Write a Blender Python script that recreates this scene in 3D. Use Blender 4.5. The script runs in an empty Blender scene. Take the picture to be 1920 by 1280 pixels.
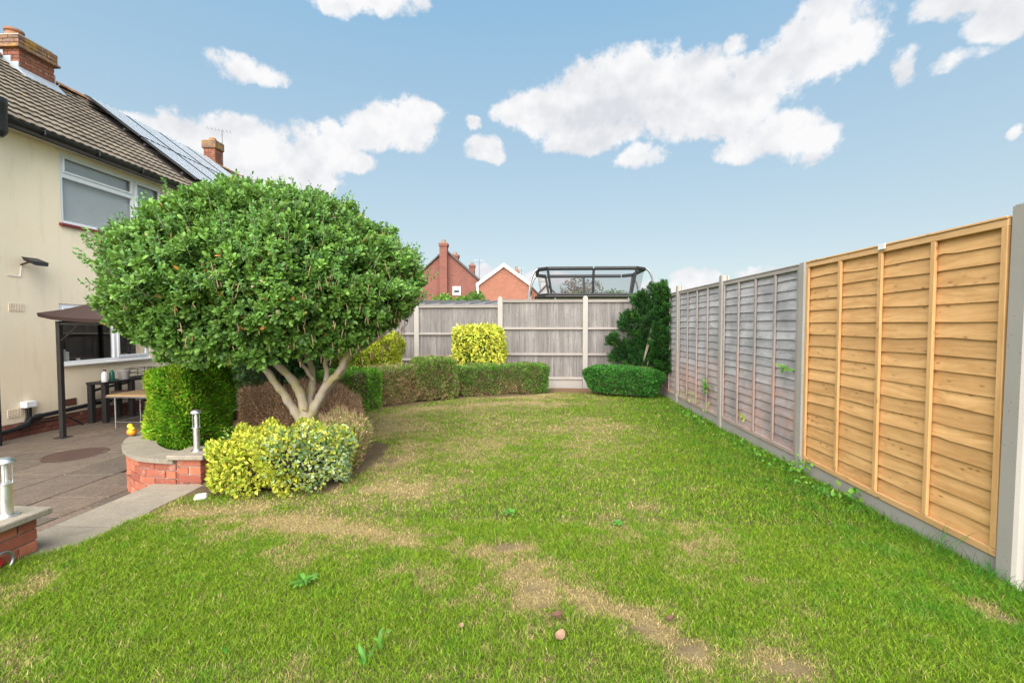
import bpy, bmesh, math, random
import numpy as np
from mathutils import Vector, Matrix, noise as mnoise
R = math.radians
random.seed(7); rng = np.random.default_rng(11)
scene = bpy.context.scene
C = scene.collection

# ------------------------------------------------------------------ camera
F = 853.0
cam_d = bpy.data.cameras.new('camera'); cam = bpy.data.objects.new('camera', cam_d); C.objects.link(cam)
cam_d.sensor_width = 36; cam_d.lens = 36 * F / 1920; cam_d.clip_start = 0.05; cam_d.clip_end = 2000
cam.location = (0, 0, 1.45)
cam.rotation_euler = (math.pi / 2 - math.atan(32 / F), 0, math.atan(40 / F))
scene.camera = cam

# ------------------------------------------------------------------ light, exposure
SUN_EL, SUN_AZ = 41, 184          # azimuth clockwise from +Y: behind the camera, a little to its left
sun_d = bpy.data.lights.new('sun', 'SUN'); sun_d.energy = 5.0; sun_d.angle = R(85); sun_d.color = (1, .94, .85)
sun = bpy.data.objects.new('sun', sun_d); C.objects.link(sun)
sv = Vector((math.sin(R(SUN_AZ)) * math.cos(R(SUN_EL)), math.cos(R(SUN_AZ)) * math.cos(R(SUN_EL)), math.sin(R(SUN_EL))))
sun.rotation_euler = sv.to_track_quat('Z', 'Y').to_euler()
scene.view_settings.view_transform = 'Standard'; scene.view_settings.look = 'None'
scene.view_settings.exposure = 1.12; scene.view_settings.gamma = 1; scene.view_settings.use_curve_mapping = False
scene.render.engine = 'CYCLES'
scene.cycles.max_bounces = 8; scene.cycles.transparent_max_bounces = 24

# ------------------------------------------------------------------ sky with cumulus clouds (by direction only)
CLOUDS = [(0.19,0.485,0.081,0.051,1),(0.135,0.432,0.133,0.073,1),(0.034,0.424,0.103,0.045,1),(0.254,0.435,0.156,0.075,1),(0.356,0.412,0.117,0.057,1),(-0.041,0.425,0.058,0.028,1),(0.448,0.433,0.084,0.053,1),(0.515,0.461,0.09,0.054,1),(0.585,0.468,0.056,0.047,1),(0.554,0.509,0.051,0.035,1),(0.124,0.381,0.112,0.029,1),(0.422,0.392,0.064,0.043,1),(0.476,0.343,0.082,0.039,1),(0.531,0.323,0.049,0.03,1),(0.414,0.322,0.051,0.024,1),(0.229,0.333,0.051,0.024,0.8),(-0.127,0.402,0.021,0.012,0.9),(-0.102,0.359,0.039,0.024,0.9),(0.717,0.467,0.057,0.027,1),(0.763,0.433,0.043,0.032,1),(0.65,0.409,0.015,0.025,0.5),(0.708,0.39,0.038,0.012,0.4),(0.785,0.278,0.008,0.009,0.6),(0.411,0.493,0.02,0.017,0.7),(-0.346,0.591,0.109,0.029,1),(-0.397,0.57,0.045,0.019,0.8),(-0.314,0.578,0.048,0.02,0.9),(-0.587,0.447,0.035,0.019,0.6),(-0.535,0.440,0.036,0.017,0.5),(-0.723,0.299,0.056,0.041,1),(-0.672,0.305,0.072,0.044,1),(-0.6,0.342,0.046,0.03,0.9),(-0.499,0.317,0.121,0.046,1),(-0.436,0.346,0.074,0.042,1),(-0.554,0.288,0.084,0.055,1),(-0.396,0.323,0.051,0.027,1),(-0.295,0.39,0.086,0.04,1),(-0.251,0.414,0.055,0.03,1),(-0.349,0.368,0.063,0.026,0.9),(-0.518,0.274,0.11,0.03,1),(0.321,0.087,0.061,0.024,0.9),(0.28,0.075,0.052,0.022,0.8),(0.035,0.102,0.069,0.016,0.7),(-0.035,0.1,0.047,0.014,0.7),(-0.111,0.114,0.029,0.014,0.6),(0.464,0.094,0.044,0.012,0.5)]
world = bpy.data.worlds.new('World'); scene.world = world; world.use_nodes = True
wt = world.node_tree; wt.nodes.clear()
class NG:
    def __init__(s, nt): s.nt = nt
    def n(s, t, **kw):
        nd = s.nt.nodes.new(t)
        for k, v in kw.items(): setattr(nd, k, v)
        return nd
    def put(s, sock, v):
        if isinstance(v, bpy.types.NodeSocket): s.nt.links.new(v, sock)
        elif v is not None: sock.default_value = v
    def m(s, op, a, b=None, c=None, clamp=False):
        nd = s.n('ShaderNodeMath', operation=op, use_clamp=clamp)
        for i, v in enumerate((a, b, c)):
            if v is not None: s.put(nd.inputs[i], v)
        return nd.outputs[0]
    def vm(s, op, a, b=None, out=0):
        nd = s.n('ShaderNodeVectorMath', operation=op); s.put(nd.inputs[0], a)
        if b is not None: s.put(nd.inputs[3] if op == 'SCALE' else nd.inputs[1], b)
        return nd.outputs[out]
    def noise(s, vec, scale, detail=4, rough=.55, dist=0, color=False):
        nd = s.n('ShaderNodeTexNoise'); s.put(nd.inputs['Vector'], vec); nd.inputs['Scale'].default_value = scale
        nd.inputs['Detail'].default_value = detail; nd.inputs['Roughness'].default_value = rough; nd.inputs['Distortion'].default_value = dist
        return nd.outputs['Color' if color else 'Fac']
    def mix(s, f, a, b, blend='MIX'):
        nd = s.n('ShaderNodeMix', data_type='RGBA', blend_type=blend)
        s.put(nd.inputs[0], f); s.put(nd.inputs[6], a); s.put(nd.inputs[7], b)
        return nd.outputs[2]
    def ramp(s, f, a, b, lo=0., hi=1., smooth=False):
        nd = s.n('ShaderNodeMapRange', interpolation_type='SMOOTHSTEP' if smooth else 'LINEAR')
        for i, v in enumerate((f, a, b, lo, hi)): s.put(nd.inputs[i], v)
        return nd.outputs[0]
    def map(s, vec, scale=(1, 1, 1), loc=(0, 0, 0), rot=(0, 0, 0)):
        nd = s.n('ShaderNodeMapping'); s.put(nd.inputs[0], vec); nd.inputs['Location'].default_value = loc
        nd.inputs['Rotation'].default_value = rot; nd.inputs['Scale'].default_value = scale
        return nd.outputs[0]
def c4(c): return (c[0], c[1], c[2], 1)
def build_sky():
    g = NG(wt)
    d = g.n('ShaderNodeTexCoord').outputs['Generated']
    d = g.vm('NORMALIZE', d)
    wob = g.noise(d, 9, 5, .6, color=True)
    wob = g.vm('SCALE', g.vm('SUBTRACT', wob, (.5, .5, .5)), .055)
    sep = g.n('ShaderNodeSeparateXYZ'); g.put(sep.inputs[0], g.vm('ADD', d, wob))
    x, y, z = sep.outputs
    az = g.m('ARCTAN2', x, y); el = g.m('ARCSINE', z)
    cmb = g.n('ShaderNodeCombineXYZ'); g.put(cmb.inputs[0], az); g.put(cmb.inputs[1], el)
    field = None; up = None
    for (a, e, ra, re, s) in CLOUDS:
        mp = g.n('ShaderNodeMapping', vector_type='TEXTURE'); g.put(mp.inputs[0], cmb.outputs[0])
        mp.inputs['Location'].default_value = (a, e, 0); mp.inputs['Scale'].default_value = (ra * 1.12, re * 1.12, 1)
        q = g.vm('DOT_PRODUCT', mp.outputs[0], mp.outputs[0], out=1)
        v = g.m('MULTIPLY_ADD', q, -s, s)
        field = v if field is None else g.m('SMOOTH_MAX', field, v, .12)
    # unseen cumulus outside the frame, cover raised there to brighten the soft light
    outside = g.ramp(g.m('ABSOLUTE', az), .95, 1.25)
    rest = g.m('MULTIPLY_ADD', g.noise(g.map(d, (1, 1, 1.9)), 2.6, 3, .5), 4.2, -2.1)
    rest = g.m('MULTIPLY', g.m('MINIMUM', rest, 1.0), outside)
    rest = g.m('SUBTRACT', rest, g.m('SUBTRACT', 1.0, outside))
    field = g.m('MAXIMUM', field, rest)
    n1 = g.noise(d, 17, 8, .62)
    n2 = g.noise(d, 42, 6, .6)
    dens = g.m('MULTIPLY_ADD', g.m('SUBTRACT', n1, .5), 2.5, field)
    dens = g.m('MULTIPLY_ADD', g.m('SUBTRACT', n2, .5), .9, dens)
    alpha = g.ramp(dens, -.12, .52, smooth=True)
    # cloud tone: soft relief between white tops and grey-lilac hollows
    nb = g.noise(g.vm('ADD', d, (0, 0, .022)), 11, 4, .5); na = g.noise(d, 11, 4, .5)
    rel = g.m('MULTIPLY_ADD', g.m('SUBTRACT', na, nb), 3.6, .72)
    rel = g.m('ADD', rel, g.m('MULTIPLY', g.m('SUBTRACT', g.noise(d, 7, 4), .5), 1.1))
    mp = g.n('ShaderNodeMapping', vector_type='TEXTURE'); g.put(mp.inputs[0], cmb.outputs[0])
    mp.inputs['Location'].default_value = (.145, .4, 0); mp.inputs['Scale'].default_value = (.17, .05, 1)
    grey = g.ramp(g.vm('LENGTH', g.vm('ADD', mp.outputs[0], g.vm('SCALE', wob, 14.)), out=1), 0., 1.3, .75, 0., smooth=True)
    rel = g.m('SUBTRACT', rel, grey, clamp=True)
    ccol = g.mix(rel, c4((3.35, 3.45, 3.65)), c4((4.45, 4.45, 4.5)))
    # blue from the physical sky, balanced towards the pale cyan of the picture
    sky = g.n('ShaderNodeTexSky', sky_type='NISHITA', sun_disc=False, sun_elevation=R(SUN_EL), sun_rotation=R(SUN_AZ),
              air_density=1.0, dust_density=1.0, ozone_density=1.6)
    sp2 = g.n('ShaderNodeSeparateXYZ'); g.put(sp2.inputs[0], d)
    h = g.ramp(sp2.outputs[2], 0.0, .62)
    h = g.m('POWER', h, .75)
    grad = g.mix(h, c4((3.45, 3.72, 3.40)), c4((1.27, 2.42, 3.52)))
    col = g.mix(.85, sky.outputs[0], grad)
    col = g.mix(alpha, col, ccol)
    bg = g.n('ShaderNodeBackground'); g.put(bg.inputs[0], col); bg.inputs[1].default_value = .1
    out = g.n('ShaderNodeOutputWorld'); wt.links.new(bg.outputs[0], out.inputs[0])
build_sky()
world.cycles.sampling_method = 'MANUAL'; world.cycles.sample_map_resolution = 1024

# ------------------------------------------------------------------ materials
def material(name, build, **kw):
    m = bpy.data.materials.new(name); m.use_nodes = True
    nt = m.node_tree; p = nt.nodes['Principled BSDF']; g = NG(nt)
    for k, v in kw.items(): p.inputs[k].default_value = v
    if build: build(g, p, nt.nodes['Material Output'])
    return m
def coords(g, kind='Object', rnd=0.):
    v = g.n('ShaderNodeTexCoord').outputs[kind]
    if rnd:
        r = g.n('ShaderNodeObjectInfo').outputs['Random']
        cb = g.n('ShaderNodeCombineXYZ')
        for i, k in enumerate((1., 1.7, 2.3)): g.put(cb.inputs[i], g.m('MULTIPLY', r, rnd * k))
        v = g.vm('ADD', v, cb.outputs[0])
    return v
def wpos(g): return g.n('ShaderNodeNewGeometry').outputs['Position']
def bump(g, p, h, strength=.4, dist=.01):
    b = g.n('ShaderNodeBump'); b.inputs['Strength'].default_value = strength; b.inputs['Distance'].default_value = dist
    g.put(b.inputs['Height'], h); g.put(p.inputs['Normal'], b.outputs[0])
def orand(g): return g.n('ShaderNodeObjectInfo').outputs['Random']
M = {}
def simple(name, col, rough=.6, metal=0., var=.12, scale=12, bs=.2, bd=.004, rnd=0.):
    def b(g, p, o):
        v = coords(g, rnd=rnd or 5.); n = g.noise(v, scale, 5, .6)
        a = tuple(c * (1 - var) for c in col); c = tuple(min(1, c * (1 + var)) for c in col)
        g.put(p.inputs['Base Color'], g.mix(n, c4(a), c4(c)))
        g.put(p.inputs['Roughness'], g.ramp(n, .3, .7, max(.02, rough - .08), min(1, rough + .08)))
        if bs: bump(g, p, g.noise(v, scale * 6, 4), bs, bd)
    M[name] = material(name, b, Metallic=metal)
simple('black_plastic', (.012, .013, .016), .38)
simple('black_metal', (.02, .018, .018), .5)
simple('white_plastic', (.78, .8, .84), .35, var=.03)
simple('white_paint', (.78, .78, .78), .5, var=.05)
simple('red_sill', (.2, .03, .025), .5, var=.25)
simple('soffit', (.5, .44, .34), .7)
simple('steel', (.66, .66, .66), .42, 1., var=.06, scale=40)
simple('grey_metal', (.3, .3, .31), .4, .8)
simple('lead', (.33, .37, .42), .6, .2, var=.2, scale=6)
simple('canopy_cloth', (.04, .02, .017), .85, var=.2, scale=6)
simple('table_wood', (.42, .27, .13), .5, var=.2)
simple('manhole_rust', (.06, .03, .022), .75, var=.35, scale=14, bs=.6)
simple('orange_plastic', (.85, .30, .01), .35, var=.1)
simple('yellow_plastic', (.85, .55, .02), .35, var=.1)
simple('grey_pot', (.42, .40, .40), .6)
simple('green_plastic', (.01, .14, .1), .35)
simple('red_plastic', (.4, .02, .02), .4)
simple('clay_pot', (.25, .17, .12), .8, var=.35)
simple('reflection_grey', (.44, .46, .47), .9, var=.15, scale=3)  # sky reflection of the upper panes put into this grey
simple('dark_interior', (.015, .014, .013), .9)
simple('padding', (.012, .012, .014), .6)
simple('roof_felt', (.13, .13, .135), .8, var=.3, scale=3)
simple('far_roof', (.085, .07, .065), .85, var=.25, scale=3)
simple('white_stone', (.62, .6, .57), .8, var=.2)
simple('dry_leaf', (.09, .042, .022), .75, var=.5, scale=60)
simple('pale_leaf', (.25, .155, .095), .75, var=.3, scale=60)
simple('weed_green', (.06, .22, .025), .5, var=.4, scale=40)
simple('soil', (.13, .085, .055), .95, var=.5, scale=18, bs=.9, bd=.02)
simple('mortar', (.36, .32, .28), .95, var=.2, scale=20, bs=.5)
simple('bollard_lamp', (.75, .78, .78), .3, var=.03)
simple('air_brick_clay', (.36, .2, .13), .8)
simple('brown_vent', (.12, .045, .03), .7, var=.3)

def b_render(g, p, o):
    v = coords(g); n = g.noise(v, 1.6, 5, .6); f = g.noise(v, 70, 4, .6)
    st = g.noise(g.map(v, (1, 3, .5)), 2.5, 5, .65)
    col = g.mix(n, c4((.93, .77, .56)), c4((.95, .84, .66)))
    col = g.mix(g.ramp(st, .55, .75, 0, .35), col, c4((.62, .52, .42)))
    z = g.n('ShaderNodeSeparateXYZ'); g.put(z.inputs[0], wpos(g))
    dirt = g.m('MULTIPLY', g.ramp(g.m('ADD', z.outputs[2], g.m('MULTIPLY', n, .5)), .0, .7, 1, 0), .4)
    col = g.mix(dirt, col, c4((.5, .4, .32)))
    g.put(p.inputs['Base Color'], col); bump(g, p, f, .45, .012)
M['cream_render'] = material('cream_render', b_render, Roughness=.85)

def b_brick(a, b_, lich=0., scale=20):
    def f(g, p, o):
        v = coords(g, rnd=9.); n = g.noise(v, scale, 6, .65); r = orand(g)
        col = g.mix(r, c4(a), c4(b_))
        col = g.mix(g.ramp(n, .45, .75, 0, .6), col, c4((a[0] * .45, a[1] * .5, a[2] * .6)))
        chalk = g.noise(v, scale * .35, 4, .7)
        col = g.mix(g.ramp(chalk, .55, .72, 0, .5), col, c4((.52, .36, .28)))
        if lich:
            l = g.noise(wpos(g), 3.4, 7, .75)
            col = g.mix(g.ramp(l, .55 - lich * .08, .62, 0, .85), col, c4((.36, .2, .03)))
            col = g.mix(g.ramp(g.noise(wpos(g), 9, 5, .7), .55, .65, 0, .7), col, c4((.16, .13, .10)))
        g.put(p.inputs['Base Color'], col); bump(g, p, n, .5, .006)
    return f
M['red_brick'] = material('red_brick', b_brick((.43, .14, .075), (.24, .062, .04)), Roughness=.85)
M['chimney_brick'] = material('chimney_brick', b_brick((.26, .09, .05), (.16, .06, .04)), Roughness=.9)
M['lichen_brick'] = material('lichen_brick', b_brick((.2, .1, .06), (.13, .08, .06), 1.0), Roughness=.9)
M['plinth_brick'] = material('plinth_brick', b_brick((.26, .09, .06), (.17, .06, .045)), Roughness=.9)

def b_wallbrick(c1, c2, mort):
    def f(g, p, o):
        t = g.n('ShaderNodeTexBrick'); v = coords(g)
        sp = g.n('ShaderNodeSeparateXYZ'); g.put(sp.inputs[0], v); cb = g.n('ShaderNodeCombineXYZ')
        g.put(cb.inputs[0], g.m('ADD', sp.outputs[0], sp.outputs[1])); g.put(cb.inputs[1], sp.outputs[2])
        g.put(t.inputs['Vector'], cb.outputs[0]); t.inputs['Scale'].default_value = 1
        t.inputs['Brick Width'].default_value = .225; t.inputs['Row Height'].default_value = .075; t.inputs['Mortar Size'].default_value = .008
        t.inputs['Color1'].default_value = c4(c1); t.inputs['Color2'].default_value = c4(c2); t.inputs['Mortar'].default_value = c4(mort)
        n = g.noise(v, .8, 5, .6)
        g.put(p.inputs['Base Color'], g.mix(g.ramp(n, .35, .7, 0, .35), t.outputs[0], c4((c1[0] * .6, c1[1] * .7, c1[2] * .8))))
    return f
M['far_brick'] = material('far_brick', b_wallbrick((.22, .065, .045), (.15, .045, .035), (.2, .13, .11)), Roughness=.9)
M['far_brick_light'] = material('far_brick_light', b_wallbrick((.33, .11, .065), (.24, .08, .05), (.26, .18, .14)), Roughness=.9)

def b_stone(a, b_, rel=.6, green=.3):
    def f(g, p, o):
        v = coords(g, rnd=7.); n = g.noise(v, 5, 7, .65, .4); r = orand(g); fn = g.noise(v, 60, 5, .7)
        col = g.mix(r, c4(a), c4(b_))
        col = g.mix(g.ramp(n, .4, .7, 0, .55), col, c4(tuple(c * .55 for c in a)))
        col = g.mix(g.ramp(fn, .5, .8, 0, .35), col, c4((.5, .45, .38)))
        l = g.noise(v, 11, 4, .7)
        col = g.mix(g.ramp(l, .6, .7, 0, green), col, c4((.22, .2, .09)))
        g.put(p.inputs['Base Color'], col); g.put(p.inputs['Roughness'], g.ramp(n, .3, .7, .6, .95))
        bump(g, p, g.m('ADD', n, g.m('MULTIPLY', fn, .3)), rel, .012)
    return f
M['paving'] = material('paving', b_stone((.075, .058, .045), (.14, .10, .073)), Roughness=.8)
M['ledge_stone'] = material('ledge_stone', b_stone((.23, .20, .16), (.28, .245, .195), .6), Roughness=.85)
M['cap_stone'] = material('cap_stone', b_stone((.22, .195, .155), (.29, .25, .20), .9, .6), Roughness=.9)
def b_concrete(g, p, o):
    v = coords(g, rnd=5.); n = g.noise(v, 4, 6, .6); f = g.noise(v, 130, 3, .6)
    vo = g.n('ShaderNodeTexVoronoi'); g.put(vo.inputs['Vector'], v); vo.inputs['Scale'].default_value = 42
    pit = g.m('MULTIPLY', g.ramp(vo.outputs['Distance'], .10, .17, 1, 0), g.ramp(g.noise(v, 14, 2), .5, .6))
    col = g.mix(n, c4((.29, .27, .25)), c4((.38, .355, .33)))
    st = g.noise(g.map(v, (14, 14, 1.2)), 1, 4, .6)
    col = g.mix(g.ramp(st, .5, .75, 0, .35), col, c4((.36, .32, .27)))
    col = g.mix(pit, col, c4((.1, .09, .08)))
    g.put(p.inputs['Base Color'], col); bump(g, p, g.m('SUBTRACT', f, pit), .35, .004)
M['concrete'] = material('concrete', b_concrete, Roughness=.9)

def b_wood(pale, dark, knotc, axis, grey=None, pinkz=None, dirty=0.):
    # axis: the board's long direction
    def f(g, p, o):
        v = coords(g, rnd=23.)
        s = [17., 17., 17.]; s[axis] = .9
        warp = g.vm('SCALE', g.vm('SUBTRACT', g.noise(v, 2.4, 3, .5, color=True), (.5, .5, .5)), .12)
        vv = g.vm('ADD', v, warp)
        gr = g.noise(g.map(vv, tuple(s)), 1.6, 6, .6)
        fine = g.noise(g.map(vv, tuple(k * 3 for k in s)), 1.5, 4, .6)
        r = orand(g); tone = g.noise(v, 1.7, 3)
        col = g.mix(g.ramp(gr, .32, .68), c4(pale), c4(dark))
        col = g.mix(g.m('MULTIPLY', tone, .5), col, c4(tuple(c * 1.22 for c in pale)))
        ks = [7., 7., 7.]; ks[axis] = 2.6
        vo = g.n('ShaderNodeTexVoronoi'); g.put(vo.inputs['Vector'], g.map(v, tuple(ks))); vo.inputs['Randomness'].default_value = 1
        pick = g.n('ShaderNodeSeparateColor'); g.put(pick.inputs[0], vo.outputs['Color'])
        kn = g.m('MULTIPLY', g.ramp(vo.outputs['Distance'], .07, .17, 1, 0, True), g.ramp(pick.outputs[0], .74, .78))
        halo = g.m('MULTIPLY', g.ramp(vo.outputs['Distance'], .12, .42, .5, 0, True), g.ramp(pick.outputs[0], .74, .78))
        col = g.mix(halo, col, c4(tuple((a + b) / 2 for a, b in zip(dark, knotc))))
        col = g.mix(kn, col, c4(knotc))
        col = g.mix(g.m('MULTIPLY', r, .38), col, c4(tuple(c * .62 for c in dark)))
        if grey:
            w = g.noise(g.map(wpos(g), (1, 1, 1)), 1.4, 5, .62)
            if pinkz:
                sp = g.n('ShaderNodeSeparateXYZ'); g.put(sp.inputs[0], wpos(g))
                zz = g.m('MULTIPLY_ADD', w, -1.5, sp.outputs[2])
                pk = g.m('MULTIPLY', g.ramp(zz, pinkz - 1.1, pinkz, .9, 0, True), g.ramp(g.noise(wpos(g), 7, 5, .7), .35, .62, .25, 1.))
                col = g.mix(pk, col, g.mix(gr, c4((.55, .32, .25)), c4((.36, .2, .16))))
            dk = g.noise(g.map(wpos(g), (2, 2, 2)), 1.1, 4)
            col = g.mix(g.ramp(dk, .42, .68, 0, .55), col, c4(grey))
        if dirty:
            stn = g.noise(g.map(v, (30, 30, .9)), 1, 5, .7)
            col = g.mix(g.ramp(stn, .48, .7, 0, dirty), col, c4((.08, .075, .075)))
        g.put(p.inputs['Base Color'], col)
        bump(g, p, g.m('ADD', g.m('ADD', gr, g.m('MULTIPLY', fine, .6)), g.m('MULTIPLY', kn, .5)), .35, .004)
    return f
M['tan_board'] = material('tan_board', b_wood((.80, .48, .21), (.44, .215, .07), (.2, .075, .025), 1), Roughness=.7)
M['tan_batten'] = material('tan_batten', b_wood((.72, .43, .19), (.50, .27, .10), (.22, .10, .035), 2), Roughness=.7)
M['grey_board'] = material('grey_board', b_wood((.54, .53, .56), (.28, .275, .295), (.10, .09, .09), 1, (.15, .15, .165), .55), Roughness=.85)
M['grey_batten'] = material('grey_batten', b_wood((.40, .36, .35), (.27, .235, .225), (.12, .1, .09), 2, (.25, .22, .21), .9), Roughness=.85)
M['grey_rail'] = material('grey_rail', b_wood((.42, .38, .36), (.3, .27, .25), (.14, .12, .1), 1, (.3, .27, .26), .3), Roughness=.85)
M['tan_rail'] = material('tan_rail', b_wood((.76, .47, .23), (.54, .30, .12), (.22, .09, .035), 1), Roughness=.7)
M['vert_board'] = material('vert_board', b_wood((.27, .25, .24), (.12, .11, .11), (.05, .04, .04), 2, (.15, .14, .135), -.3, .8), Roughness=.9)
M['far_rail'] = material('far_rail', b_wood((.30, .27, .25), (.21, .185, .17), (.12, .10, .09), 0), Roughness=.85)

def b_tile(g, p, o):
    v = coords(g, rnd=3.); n = g.noise(v, 14, 6, .7); r = orand(g)
    col = g.mix(r, c4((.115, .09, .07)), c4((.19, .155, .12)))
    w = g.noise(wpos(g), 3.5, 6, .7)
    col = g.mix(g.ramp(n, .45, .7, 0, .5), col, c4((.28, .245, .19)))
    col = g.mix(g.ramp(w, .62, .7, 0, .7), col, c4((.34, .23, .07)))
    g.put(p.inputs['Base Color'], col); bump(g, p, n, .5, .008)
M['roof_tile'] = material('roof_tile', b_tile, Roughness=.9)
M['ridge_tile'] = material('ridge_tile', b_brick((.3, .13, .07), (.22, .11, .06), .7), Roughness=.9)
M['panel_glass'] = material('panel_glass', None, Roughness=.35, **{'Base Color': (.30, .32, .35, 1), 'Metallic': .5})

def b_glass(g, p, o):
    tr = g.n('ShaderNodeBsdfTransparent'); gl = g.n('ShaderNodeBsdfGlossy'); gl.inputs['Roughness'].default_value = .02
    lw = g.n('ShaderNodeLayerWeight'); lw.inputs['Blend'].default_value = .5; fr = g.m('MULTIPLY_ADD', g.m('POWER', lw.outputs['Facing'], 3.5), .8, .05)
    ms = g.n('ShaderNodeMixShader'); g.put(ms.inputs[0], fr)
    g.nt.links.new(tr.outputs[0], ms.inputs[1]); g.nt.links.new(gl.outputs[0], ms.inputs[2]); g.nt.links.new(ms.outputs[0], o.inputs[0])
M['glass'] = material('glass', b_glass)
def b_net(g, p, o):
    tr = g.n('ShaderNodeBsdfTransparent'); ms = g.n('ShaderNodeMixShader'); ms.inputs[0].default_value = .22
    g.put(p.inputs['Base Color'], c4((.05, .055, .07)))
    g.nt.links.new(tr.outputs[0], ms.inputs[1]); g.nt.links.new(p.outputs[0], ms.inputs[2]); g.nt.links.new(ms.outputs[0], o.inputs[0])
M['net'] = material('net', b_net, Roughness=.8)

def b_leaf(transl, rough):
    def f(g, p, o):
        a = g.n('ShaderNodeVertexColor', layer_name='Col').outputs[0]
        g.put(p.inputs['Base Color'], a)
        tb = g.n('ShaderNodeBsdfTranslucent'); g.put(tb.inputs[0], g.mix(.5, a, c4((.25, .4, .03)), 'MIX'))
        ms = g.n('ShaderNodeMixShader'); ms.inputs[0].default_value = transl
        g.nt.links.new(p.outputs[0], ms.inputs[1]); g.nt.links.new(tb.outputs[0], ms.inputs[2]); g.nt.links.new(ms.outputs[0], o.inputs[0])
    return f
M['leaf'] = material('leaf', b_leaf(.22, .5), Roughness=.5, **{'Specular IOR Level': .3})
M['soft_leaf'] = material('soft_leaf', b_leaf(.28, .5), Roughness=.7, **{'Specular IOR Level': .12})
def b_dry(g, p, o): g.put(p.inputs['Base Color'], g.n('ShaderNodeVertexColor', layer_name='Col').outputs[0])
M['dry'] = material('dry', b_dry, Roughness=.85, **{'Specular IOR Level': .15})
def b_bark(g, p, o):
    v = coords(g); n = g.noise(g.map(v, (1, 1, .35)), 22, 6, .7); w = g.noise(v, 5, 5, .65)
    col = g.mix(n, c4((.24, .19, .145)), c4((.56, .49, .40)))
    col = g.mix(g.ramp(w, .47, .62, 0, .75), col, c4((.36, .32, .10)))
    g.put(p.inputs['Base Color'], col); bump(g, p, n, .7, .012)
M['bark'] = material('bark', b_bark, Roughness=.9)
def b_ground(g, p, o):
    a = g.n('ShaderNodeVertexColor', layer_name='Col').outputs[0]
    v = wpos(g); n = g.noise(v, 34, 6, .7); f = g.noise(v, 160, 3, .6)
    col = g.mix(g.ramp(n, .35, .7, .15, .65), a, c4((.14, .115, .055)), 'MIX')
    col = g.mix(g.ramp(f, .5, .72, 0, .4), col, c4((.34, .30, .16)))
    g.put(p.inputs['Base Color'], col); bump(g, p, g.m('ADD', n, f), .9, .02)
M['ground'] = material('ground', b_ground, Roughness=1., **{'Specular IOR Level': .05})
def b_far(g, p, o):
    n = g.noise(wpos(g), .3, 6, .6); g.put(p.inputs['Base Color'], g.mix(n, c4((.07, .12, .03)), c4((.13, .17, .05))))
M['far_grass'] = material('far_grass', b_far, Roughness=1.)

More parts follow.
